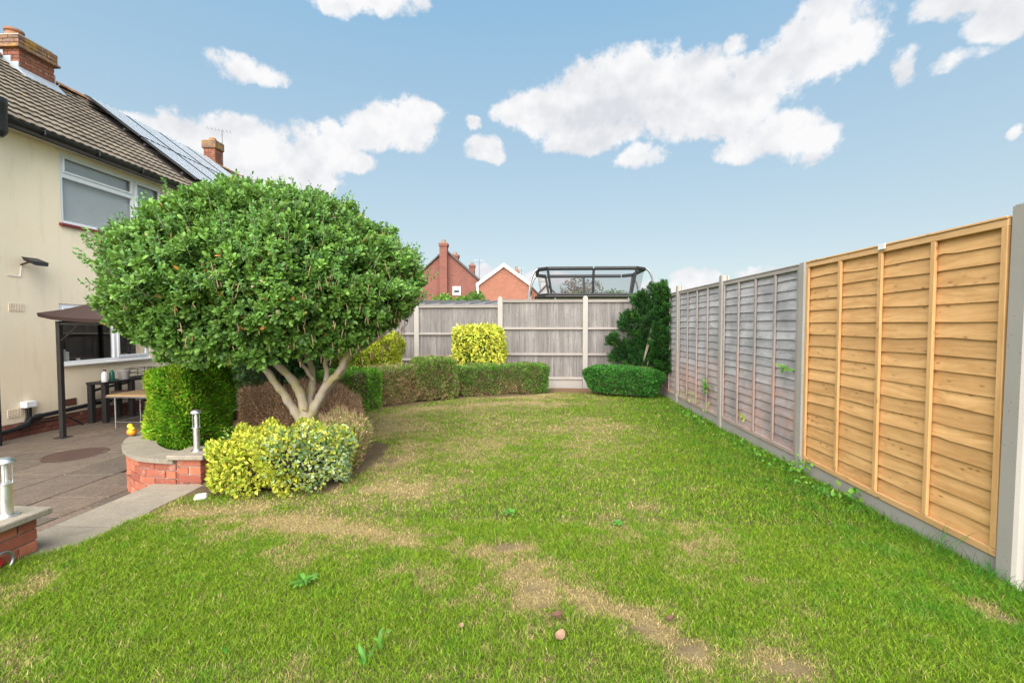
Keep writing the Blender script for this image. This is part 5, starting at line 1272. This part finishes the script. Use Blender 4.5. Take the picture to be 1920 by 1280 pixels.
# ------------------------------------------------------------------ the tree
def build_tree():
    root = thing('tree', 'small evergreen tree with broad rounded crown and several leaning stems', 'tree', (-2.62, 4.98, 0))
    Q = lambda x, y, Y: pix(x, y, Y)
    tb = MB()
    tb.tube([(-2.66, 4.98, -.1), (-2.655, 4.97, .05), Q(553, 812, 4.95), Q(562, 788, 4.95), Q(567, 775, 4.95)], [.125, .105, .086, .088, .07], 14)
    limbs = [([(553, 800, 4.95), (538, 772, 4.93), (520, 745, 4.88), (504, 724, 4.85), (488, 700, 4.85), (462, 676, 4.8), (425, 650, 4.7), (380, 620, 4.6)], .052),
             ([(560, 790, 4.97), (557, 760, 5.0), (547, 730, 5.0), (530, 706, 4.98), (505, 684, 4.95), (478, 655, 4.9), (450, 610, 4.9), (430, 560, 4.9)], .062),
             ([(563, 785, 5.02), (568, 755, 5.1), (577, 720, 5.2), (574, 690, 5.25), (560, 650, 5.3), (555, 600, 5.3), (550, 540, 5.3)], .050),
             ([(568, 790, 4.93), (580, 762, 4.9), (596, 738, 4.88), (610, 715, 4.85), (628, 700, 4.85), (642, 672, 4.85), (650, 640, 4.85), (660, 590, 4.8)], .055),
             ([(572, 785, 4.98), (592, 750, 5.0), (614, 720, 5.05), (634, 700, 5.05), (648, 668, 5.0), (685, 646, 4.95), (725, 620, 4.9)], .042),
             ([(596, 738, 4.9), (606, 705, 4.95), (600, 680, 5.0), (612, 650, 5.0), (600, 600, 5.0)], .034),
             ([(577, 715, 5.15), (560, 690, 5.1), (545, 668, 5.0), (530, 640, 4.9)], .028),
             ([(505, 684, 4.95), (470, 668, 4.8), (430, 655, 4.6), (400, 630, 4.5)], .03),
             ([(504, 724, 4.85), (480, 695, 4.95), (455, 655, 5.1), (440, 600, 5.2)], .03),
             ([(634, 700, 5.05), (632, 680, 5.1), (622, 655, 5.1), (630, 600, 5.1)], .022)]
    tb.put('trunk', 'bark', root, True)
    rr = random.Random(3)
    for pts, r0 in limbs:
        P = [Q(*p) for p in pts]; S = [p + Vector((rr.uniform(-.008, .008), rr.uniform(-.01, .01), rr.uniform(-.006, .006))) for p in smooth_path3(P)]
        n = len(S); MB().tube(S, [r0 * (1 - .62 * k / n) * (1 + .08 * math.sin(k * 1.7)) for k in range(n)], 10).put('limb', 'bark', root, True)
    r = np.random.default_rng(5)
    cen = np.array([-2.84, 4.95, 1.85]); ax = np.array([1.47, 1.38, .99])
    view = unit(np.array([-2.93, 4.95, 0.]))
    def shell(n, lo, hi):
        d = unit(r.standard_normal((n * 2, 3))); d = d[d[:, 2] > -.80][:n]; n = len(d)
        s = np.array([mnoise.noise(Vector(q * 2.3)) for q in d]); s2 = np.array([mnoise.noise(Vector(q * 6. + 9)) for q in d])
        rad = (lo + (hi - lo) * r.random(n) ** .7) * (1 + .08 * s + .13 * s2)
        q = d.copy(); flat = np.where(d[:, 2] < 0, np.sign(d[:, 2]) * np.abs(d[:, 2]) ** 1.08 * .97, d[:, 2])
        flat = np.where(d[:, 2] < 0, flat * (1 - .30 * np.clip(d[:, 0] * .86 + d[:, 1] * .5, 0, 1)), flat)
        q[:, 2] = flat
        return cen + q * ax * rad[:, None], d, s + s2
    def rosettes(P, N, k, Lm, tint):
        n = len(P); A = unit(N * .7 + np.array([0, 0, .55]) + r.standard_normal((n, 3)) * .35)
        Pr = np.repeat(P, k, 0); Ar = np.repeat(A, k, 0); th = np.tile(np.arange(k) * 2.399, n) + np.repeat(r.random(n) * 6.28, k)
        s = unit(np.cross(Ar, r.standard_normal((n * k, 3)))); s0 = np.repeat(unit(np.cross(A, np.array([.3, .5, .1]))), k, 0); s1 = np.cross(Ar, s0)
        tilt = np.tile(np.linspace(.35, 1.15, k), n) + r.standard_normal(n * k) * .15
        D = unit(Ar * np.cos(tilt)[:, None] + (s0 * np.cos(th)[:, None] + s1 * np.sin(th)[:, None]) * np.sin(tilt)[:, None])
        Pr = Pr - Ar * (np.tile(np.linspace(-.02, .035, k), n))[:, None]
        L = Lm * (.75 + .5 * r.random(n * k)); c = np.repeat(tint, k, 0) * (1 + .13 * r.standard_normal((n * k, 1)))
        young = np.tile(np.linspace(1, 0, k), n)[:, None] ** 2
        c = c * (1 - .35 * young) + np.array([.22, .42, .10]) * .4 * young
        return Pr, D, L, np.clip(c, .005, .9), Ar
    P, N, s = shell(13000, .88, 1.04); t = r.random((len(P), 1)); big = np.clip(.5 + np.array([mnoise.noise(Vector(q * 1.7)) for q in P]), 0, 1)[:, None]
    tint = (np.array([.062, .155, .026]) * (1 - t) + np.array([.145, .275, .042]) * t) * (.8 + .4 * big)
    dk = r.random((len(P), 1)) < .16; tint = np.where(dk, tint * .5 + np.array([.0, .01, .015]), tint)
    a = rosettes(P, N, 8, .055, tint)
    P2, N2, _ = shell(4800, .55, .88); b = rosettes(P2, N2, 6, .058, np.tile(np.array([.045, .125, .028]), (len(P2), 1)))  # inner leaves tinted darker: shade inside the crown put in their colour
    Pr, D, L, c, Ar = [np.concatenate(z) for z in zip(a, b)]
    # a few dead orange leaves low in the crown and scattered
    n = len(Pr); od = r.random(n) < .004 + .04 * np.exp(-(((Pr - np.array([-2.45, 3.7, 1.62])) / np.array([.5, .7, .22])) ** 2).sum(1))
    c[od] = vary(od.sum(), [(.6, .26, .06), (.5, .3, .14), (.42, .18, .06), (.6, .48, .3)], r=r)
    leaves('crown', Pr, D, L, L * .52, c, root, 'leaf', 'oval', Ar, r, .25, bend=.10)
    # loose shoots that break the outline
    P3, N3, _ = shell(900, .99, 1.13); keep = N3[:, 2] > -.2; P3, N3 = P3[keep], N3[keep]
    sp = MB()
    for p, q in zip(P3, N3):
        d = Vector(q) * .5 + Vector((0, 0, .6)); sp.tube([Vector(p) - d * .14, Vector(p) + d * .03], .0025, 3, False)
    sp.put('shoots', 'bark', root, kind='stuff')
    Pq = np.concatenate([P3 + (N3 * .5 + np.array([0, 0, .6])) * k for k in (-.07, -.02, .03)]); Nq = np.tile(N3, (3, 1))
    Ps, Ds, Ls, cs, As = rosettes(Pq, Nq, 5, .036, np.tile(np.array([.07, .2, .045]), (len(Pq), 1)))
    leaves('shoot_leaves', Ps, Ds, Ls, Ls * .42, cs, root, 'leaf', 'oval', As, r, .3)
    # hanging dry tassels
    n = 700; d = unit(r.standard_normal((n * 4, 3))); d = d[(d @ view < .35) & (np.abs(d[:, 2]) < .75)]; w = np.clip(.25 + d[:, 0] * .9, .05, 1); d = d[r.random(len(d)) < w][:n]
    rad = .99 + .07 * r.random((len(d), 1)); B = cen + d * ax * rad; m = MB()
    for p in B[:300]:
        l = r.uniform(.03, .10); x, y, z = p; j = r.uniform(-.012, .012, 2)
        m.tube([(x, y, z), (x + j[0], y + j[1], z - l * .5), (x + j[0] * 1.6, y + j[1] * 1.4, z - l)], [.003, .0045, .0025], 4, False)
    m.put('tassels', 'pale_leaf', root, kind='stuff')
def smooth_path3(P, k=2):
    for _ in range(k):
        Q = [P[0]]
        for a, b in zip(P[:-1], P[1:]): Q += [a.lerp(b, .25), a.lerp(b, .75)]
        P = Q + [P[-1]]
    return P
build_tree()

# ------------------------------------------------------------------ weeds, vines, fallen leaves
def sprig(name, label, cat, c, n, spread_, L, W, cols, up=.5, seed=1, out=(0, 0, 0), group=None, shape='rib', sz=None):
    r = np.random.default_rng(seed); c = np.array(c)
    P = c + r.standard_normal((n, 3)) * np.array(spread_); P[:, 2] = np.maximum(P[:, 2], .005)
    D = unit(r.standard_normal((n, 3)) * .8 + np.array([0, 0, up]) + np.array(out))
    o = leaves(name, P, D, L * (.6 + .8 * r.random(n)), W * (.6 + .8 * r.random(n)), vary(n, cols, None, r), None, 'leaf', shape, np.array([-.3, -.3, .6]), r, .5)
    if n < 20: del o['kind']
    me = o.data; off = Vector(c); me.transform(Matrix.Translation(-off)); o.location = off
    return tag(o, label, cat, group)
WG = [(.08, .24, .03), (.12, .32, .04), (.2, .36, .05)]
sprig('vine', 'small green sprig poking through the grey panel beside the tan one', 'vine', (2.60, 4.80, .99), 16, (.008, .05, .018), .06, .03, WG, .1, 2, (-.5, 0, 0), 'green sprigs growing on the grey panels')
sprig('vine', 'bushy green sprig low on the second grey panel', 'vine', (2.60, 6.95, .52), 34, (.015, .06, .05), .06, .035, WG, .1, 3, (-.5, 0, 0), 'green sprigs growing on the grey panels')
sprig('vine', 'thin yellow green creeper at the foot of the second grey panel', 'vine', (2.59, 7.55, .24), 40, (.015, .35, .05), .05, .022, [(.3, .42, .06), (.2, .35, .05)], .4, 4, (-.3, 0, 0), 'green sprigs growing on the grey panels')
sprig('vine', 'tiny yellow sprig low on the grey panel beside the tan one', 'vine', (2.60, 5.72, .31), 12, (.01, .03, .012), .05, .025, [(.45, .5, .05), (.3, .42, .05)], .2, 5, (-.5, 0, 0), 'green sprigs growing on the grey panels')
sprig('weed', 'leafy weed at the foot of the post between tan and grey panels', 'weed', (2.53, 4.40, .09), 40, (.04, .07, .05), .05, .028, WG, .8, 6, (-.2, 0, 0), 'weeds along the foot of the right-hand fence')
sprig('weed', 'spreading leafy weed in the grass below the tan panel', 'weed', (2.46, 4.02, .04), 60, (.05, .18, .02), .042, .026, WG, .6, 7, (-.2, 0, 0), 'weeds along the foot of the right-hand fence')
sprig('weed', 'low weed patch in front of the grey panel beside the tan one', 'weed', (2.46, 5.10, .03), 80, (.06, .35, .015), .04, .026, WG, .6, 8, (-.2, 0, 0), 'weeds along the foot of the right-hand fence')
sprig('weed', 'small leafy weed against the gravel board near the middle of the tan panel', 'weed', (2.56, 3.72, .07), 26, (.025, .06, .03), .05, .035, WG, .6, 9, (-.2, 0, 0), 'weeds along the foot of the right-hand fence')
sprig('weed', 'straggling weed at the foot of the far grey panels', 'weed', (2.45, 7.2, .03), 70, (.06, .7, .02), .05, .03, WG, .6, 10, (-.2, 0, 0), 'weeds along the foot of the right-hand fence')
def tall_grass(c, n, h, label, seed, sx=.06, sy=.12):
    r = random.Random(seed); m = MB()
    for k in range(n):
        x = c[0] + r.gauss(0, sx); x = min(x, 2.60); y = c[1] + r.gauss(0, sy); a = r.uniform(0, 6.28); hh = h * r.uniform(.4, 1.1); l = hh * r.uniform(.2, .8); w = r.uniform(.0015, .0035)
        pts = [(min(x + math.cos(a) * l * t * t, 2.605), y + math.sin(a) * l * t * t, hh * (t - .25 * t ** 3)) for t in (0, .35, .65, .85, 1)]
        for i in range(4):
            wa, wb = w * (1 - i / 4.2), w * (1 - (i + 1) / 4.2); p, q = pts[i], pts[i + 1]; m.quad((p[0], p[1] - wa, p[2]), (p[0], p[1] + wa, p[2]), (q[0], q[1] + wb, q[2]), (q[0], q[1] - wb, q[2]))
    o = m.put('grass_tuft', 'weed_green', origin=(c[0], c[1], 0), label=label, category='grass tuft', group='long grass tufts along the fence'); return o
tall_grass((2.56, 2.95), 34, .30, 'long seeding grass blades in front of the tan panel near the end post', 3)
tall_grass((2.56, 2.58), 90, .15, 'thick dark grass tuft at the foot of the nearest post', 4, .05, .09)
tall_grass((2.57, 3.35), 40, .14, 'short grass tuft against the gravel board below the tan panel', 5, .04, .2)
def rosette(c, n, L, W, label, seed, flat=.35, cat='weed', nm='broad_weed'):
    r = np.random.default_rng(seed); a = np.arange(n) * 2.4 + r.random() * 6; D = unit(np.stack([np.cos(a), np.sin(a), np.full(n, flat)], -1))
    P = np.tile(np.array([c[0], c[1], .018]), (n, 1)) + r.standard_normal((n, 3)) * .006
    o = leaves(nm, P, D, np.full(n, L) * (.7 + .5 * r.random(n)), np.full(n, W), vary(n, [(.07, .22, .03), (.11, .28, .04)], None, r), None, 'leaf', 'oval', np.array([0, 0, 1.]), r, .2)
    del o['kind']; o.data.transform(Matrix.Translation((-c[0], -c[1], 0))); o.location = (c[0], c[1], 0)
    return tag(o, label, cat, 'broad leaved weeds in the lawn')
rosette((-1.26, 2.41), 16, .075, .026, 'ragged dark green leafy weed in the lawn left of centre', 3, .5)
rosette((-.66, 1.92), 3, .10, .022, 'upright strap leaves near the bottom edge left of centre', 4, 2.6)
rosette((-1.32, 1.86), 2, .08, .022, 'single pale strap leaf near the bottom left of the lawn', 5, 3.)
rosette((-.18, 3.41), 8, .06, .03, 'small flat weed in the middle of the lawn', 6, .3)
rosette((.61, 3.26), 8, .055, .025, 'small blue green weed right of the middle of the lawn', 7, .3)
rosette((-.70, 1.83), 5, .09, .018, 'loose cluster of narrow leaves at the bottom edge of the lawn', 8, 1.8)
def dead_leaf(c, s, rz, mat, label, curl=.3):
    n = 6; m = MB()
    for i in range(n + 1):
        t = i / n; w = s * .34 * math.sin(math.pi * (t * .92 + .04)) ** .7
        for sg in (-1, 0, 1): m.v.append(((t - .5) * s, sg * w, .012 + curl * s * ((t - .5) ** 2 * 1.6) + abs(sg) * s * .12))
    for i in range(n):
        for k in range(2): a = i * 3 + k; m.f.append((a, a + 1, a + 4, a + 3))
    o = link('fallen_leaf', m.mesh('fallen_leaf'), M[mat], None, (c[0], c[1], .022)); o.rotation_euler = (R(18), R(-8), rz)
    tag(o, label, 'leaf', 'dead leaves fallen on the lawn')
dead_leaf((.12, 2.03), .062, .9, 'pale_leaf', 'pale dead leaf lying nearest the bottom edge right of centre', .4)
dead_leaf((.12, 2.18), .055, .1, 'dry_leaf', 'dark reddish dead leaf just above the pale one')
dead_leaf((-.34, 2.08), .03, 1.2, 'pale_leaf', 'tiny pale dead leaf left of the other two fallen leaves')
dead_leaf((.66, 2.18), .045, .3, 'dry_leaf', 'pinkish brown dead leaf on the dry strip to the right')

# ------------------------------------------------------------------ beyond the fences
def far_house(name, label, xc, y, half, ze, zr, depth, wmat, barge, chim, win=None):
    H = thing(name, label, 'house', (xc, y, -.6)); x0, x1 = xc - half, xc + half
    MB().hexa([(x0, y, -.6), (x1, y, -.6), (x1, y, ze), (xc, y, zr), (x0, y, ze)], [(x0, y + depth, -.6), (x1, y + depth, -.6), (x1, y + depth, ze), (xc, y + depth, zr), (x0, y + depth, ze)]).put('wall', wmat, H)
    k = (zr - ze) / half; o = .18; m = MB()
    for sg in (-1, 1):
        xe = xc + sg * (half + o); P = [(xc, zr + .06), (xe, ze - o * k + .06), (xe, ze - o * k + .22), (xc, zr + .24)]
        m.hexa([(a, y - .12, b) for a, b in P], [(a, y + depth, b) for a, b in P])
    roof = m.put('roof', 'far_roof', H)
    m = MB(); t = .26 if barge == 'white_paint' else .12
    for sg in (-1, 1):
        xe = xc + sg * (half + o); P = [(xc, zr + .2 - t), (xe, ze - o * k + .2 - t), (xe, ze - o * k + .2), (xc, zr + .22)]
        m.hexa([(a, y - .17, b) for a, b in P], [(a, y - .122, b) for a, b in P])
    m.put('bargeboard', barge, roof)
    if barge == 'white_paint':
        for sg in (-1, 1): MB().b2((xc + sg * (half + .02), y - .16, -.6), (xc + sg * (half + .14), y - .04, ze + .05)).put('downpipe', 'white_paint', H)
    for (cx, cy, w, zb, zt) in chim:
        c = MB().b2((cx - w / 2, cy - w / 2, zb), (cx + w / 2, cy + w / 2, zt - .25)).b2((cx - w / 2 - .06, cy - w / 2 - .06, zt - .25), (cx + w / 2 + .06, cy + w / 2 + .06, zt)).put('chimney', wmat, roof)
        MB().lathe((cx, cy, zt), [(w * .32, 0), (w * .28, .12), (w * .3, .3), (w * .2, .32)], 12).put('chimney_pot', 'clay_pot', c, True)
    if win:
        for (a, b, c, d) in win:
            f = MB().b2((a, y - .05, c), (b, y - .02, c + .1)).b2((a, y - .05, d - .1), (b, y - .02, d)).b2((a, y - .05, c + .1), (a + .1, y - .02, d - .1)).b2((b - .1, y - .05, c + .1), (b, y - .02, d - .1)).put('window', 'white_paint', H)
            MB().b2((a + .1, y - .03, c + .1), (b - .1, y - .012, d - .1)).put('pane', 'black_plastic', f)
            MB().b2((a + .1, y - .045, d - .30), (b - .1, y - .035, d - .1)).b2((a + .1, y - .045, c + .1), (b - .1, y - .035, c + .18)).put('blind', 'white_paint', f)
far_house('brick_house', 'larger dark red brick gable house with a tall chimney beyond the rear fence', -7.36, 38, 3.35, 4.55, 7.55, 9, 'far_brick', 'far_roof', [(-7.45, 37.8, .62, -.5, 8.15)], [(-6.75, -6.1, 3.9, 4.62)])
far_house('brick_house', 'smaller orange brick gable house with white bargeboards beyond the rear fence', -2.20, 34, 1.88, 4.42, 5.78, 8, 'far_brick_light', 'white_paint', [(-1.35, 36.5, .35, 4.0, 5.75)])
far_house('brick_house', 'dark roofed house whose chimneys show between the two nearer brick gables', -9.2, 50, 4.2, 4.0, 7.2, 10, 'far_brick', 'far_roof', [(-8.6, 50, .75, 5., 9.05), (-7.0, 52, .6, 4.5, 8.2)])
far_house('brick_house', 'sliver of low brick gable left of the trampoline frame', -.3, 42, .95, 3.9, 4.9, 6, 'far_brick_light', 'far_roof', [])
far_house('grey_house', 'small grey roofed house seen through the trampoline net', 1.35, 46, 1.1, 4.2, 5.3, 6, 'grey_render', 'far_roof', [(1.0, 47, .5, 4.5, 6.1)]) if 'grey_render' in M else far_house('grey_house', 'small grey roofed house seen through the trampoline net', 1.35, 46, 1.1, 4.2, 5.3, 6, 'grey_pot', 'far_roof', [(1.0, 47, .5, 4.5, 6.1)])
MB().tube([(-4.75, 40, 4.5), (-4.75, 40, 7.2)], .03, 5).tube([(-5.2, 40, 7.1), (-4.3, 40, 7.05)], .02, 4).put('television_aerial', 'grey_metal', label='distant television aerial between the two brick gables', category='aerial')
MB().tube([(-1.0, 38, 5.0), (-1.0, 38, 6.2)], .02, 5).tube([(-1.35, 38, 6.15), (-.75, 38, 6.1)], .018, 4).put('television_aerial', 'grey_metal', label='distant television aerial over the white edged gable', category='aerial')
def build_shed():
    S = thing('shed', 'low shed with ribbed grey felt roof just behind the left rear fence', 'shed', (-2.6, 12, -.6))
    x0, x1, y0, y1, za, zb = -5.2, -.80, 10.75, 12.9, 1.93, 2.12
    MB().b2((x0 + .1, y0 + .1, -.6), (x1 - .1, y1 - .1, 1.85)).put('wall', 'far_rail', S)
    rf = MB().hexa([(x0, y0, za - .04), (x1, y0, za - .04), (x1, y0, za), (x0, y0, za)], [(x0, y1, zb - .04), (x1, y1, zb - .04), (x1, y1, zb), (x0, y1, zb)]).put('roof', 'roof_felt', S)
    x = x0 + .1
    while x < x1: MB().hexa([(x - .02, y0 - .005, za), (x + .02, y0 - .005, za), (x + .012, y0 - .005, za + .035), (x - .012, y0 - .005, za + .035)], [(x - .02 + .25, y1, zb), (x + .02 + .25, y1, zb), (x + .012 + .25, y1, zb + .035), (x - .012 + .25, y1, zb + .035)]).put('roof_batten', 'roof_felt', rf); x += .36
build_shed()
def build_trampoline():
    T = thing('trampoline', 'garden trampoline with padded black frame and safety net above the rear fence', 'trampoline', (1.7, 14, -.6))
    x0, x1, y0, y1 = .12, 3.18, 13.0, 15.1; zt, zb = 3.03, 2.24; c = .28
    def ring(e, z, yy=0.): return [(x0 - e + c, y0 - e, z), (x1 + e - c, y0 - e, z), (x1 + e, y0 - e + c, z), (x1 + e, y1 + e - c, z), (x1 + e - c, y1 + e, z), (x0 - e + c, y1 + e, z), (x0 - e, y1 + e - c, z), (x0 - e, y0 - e + c, z)]
    def closed(P): return P + [P[0]]
    top, bot = ring(0, zt), ring(-.12, zb + .06)
    # padded top poles in sections
    def pad(a, b, r=.055): a, b = Vector(a), Vector(b); MB().tube([a.lerp(b, .02), a.lerp(b, .98)], r, 10).put('foam_sleeve', 'padding', T, True)
    mid = Vector(top[0]).lerp(Vector(top[1]), .52)
    for sec in ((top[0], mid), (mid, top[1]), (top[1], top[2]), (top[2], top[3]), (top[3], top[4]), (top[5], top[4]), (top[5], top[6]), (top[6], top[7]), (top[7], top[0])): pad(*sec)
    MB().tube(closed(ring(.05, zb)), .032, 8).put('frame_rail', 'black_metal', T, True)
    MB().tube(closed(ring(-.02, zb + .06)), .035, 8).put('edge_pad', 'padding', T, True)
    MB().prism([(p[0], p[1]) for p in ring(-.1, 0)], zb - .01, zb).put('jumping_mat', 'padding', T)
    net = MB()
    for i in range(8): a, b = top[i], top[(i + 1) % 8]; d, e = bot[(i + 1) % 8], bot[i]; net.quad(a, b, d, e)
    net.put('net', 'net', T)
    for i, u in enumerate([(top[0], bot[0]), (top[1], bot[1]), (tuple(mid), tuple(Vector(bot[0]).lerp(Vector(bot[1]), .52))), (top[3], bot[3]), (top[5], bot[5]), (tuple(Vector(top[5]).lerp(Vector(top[4]), .5)), tuple(Vector(bot[5]).lerp(Vector(bot[4]), .5)))]): MB().tube([u[0], u[1]], .035, 8).put('net_pole', 'padding', T, True)
    for (x, sx) in ((x0, -1), (x1, 1)):
        for y in (y0 + .1, y1 - .1):
            P = [Vector((x, y, zt)), Vector((x + sx * .10, y, zt - .08)), Vector((x + sx * .20, y, zt - .32)), Vector((x + sx * .26, y, zb - .1)), Vector((x + sx * .26, y, -.6))]
            MB().tube(smooth_path3(P), .03, 8).put('curved_pole', 'grey_metal', T, True)
    for x in (x0 + .5, x1 - .5):
        for y in (y0, y1): MB().tube([(x, y, -.6), (x, y, zb)], .03, 8).put('leg', 'grey_metal', T, True)
build_trampoline()
def blob_tree(name, label, cat, c, rad, n, L, cols, seed, z0=-.6):
    root = thing(name, label, cat, (c[0], c[1], z0)); r = np.random.default_rng(seed); Ps = []; Ns = []
    for k in range(9):
        o = r.standard_normal(3) * np.array(rad) * .42; q = np.array(c) + o; m = n // 9; d = unit(r.standard_normal((m, 3))); Ps.append(q + d * np.array(rad) * .55 * (.6 + .5 * r.random((m, 1)))); Ns.append(d)
    P = np.concatenate(Ps); N = np.concatenate(Ns); m = len(P)
    leaves('crown', P, unit(N + r.standard_normal((m, 3)) * .6), L * (.6 + .8 * r.random(m)), L * .45 * (.6 + .8 * r.random(m)), vary(m, cols, None, r), root, 'leaf', 'diamond', N, r, .8)
    b = MB().tube([(c[0], c[1], z0), (c[0] + .05, c[1], c[2] - rad[2] * .5), (c[0], c[1], c[2])], [.12, .08, .03], 8)
    for k in range(5): a = k * 1.26; b.tube([(c[0], c[1], c[2] - rad[2] * .6), (c[0] + math.cos(a) * rad[0] * .6, c[1] + math.sin(a) * rad[1] * .6, c[2] + rad[2] * .2)], [.05, .02], 6)
    b.put('trunk', 'bark', root, True)
blob_tree('garden_tree', 'green tree beyond the fence seen through the right half of the trampoline net', 'tree', (3.1, 20, 2.4), (1.35, .8, .75), 6000, .12, [(.06, .13, .03), (.10, .19, .04)], 2)
blob_tree('garden_tree', 'reddish tree beyond the fence seen through the left half of the trampoline net', 'tree', (1.95, 21, 2.85), (.75, .7, .7), 2200, .11, [(.18, .09, .09), (.12, .13, .05), (.24, .13, .11)], 3)
blob_tree('garden_shrub', 'green shrub top in front of the dark brick gable, left one', 'shrub', (-2.75, 14.2, 1.75), (.55, .5, .5), 3500, .09, [(.10, .24, .03), (.16, .30, .05)], 4)
blob_tree('garden_shrub', 'green shrub top in front of the dark brick gable, right one', 'shrub', (-1.95, 14.4, 1.85), (.42, .5, .5), 3000, .09, [(.08, .2, .03), (.12, .26, .04)], 5)
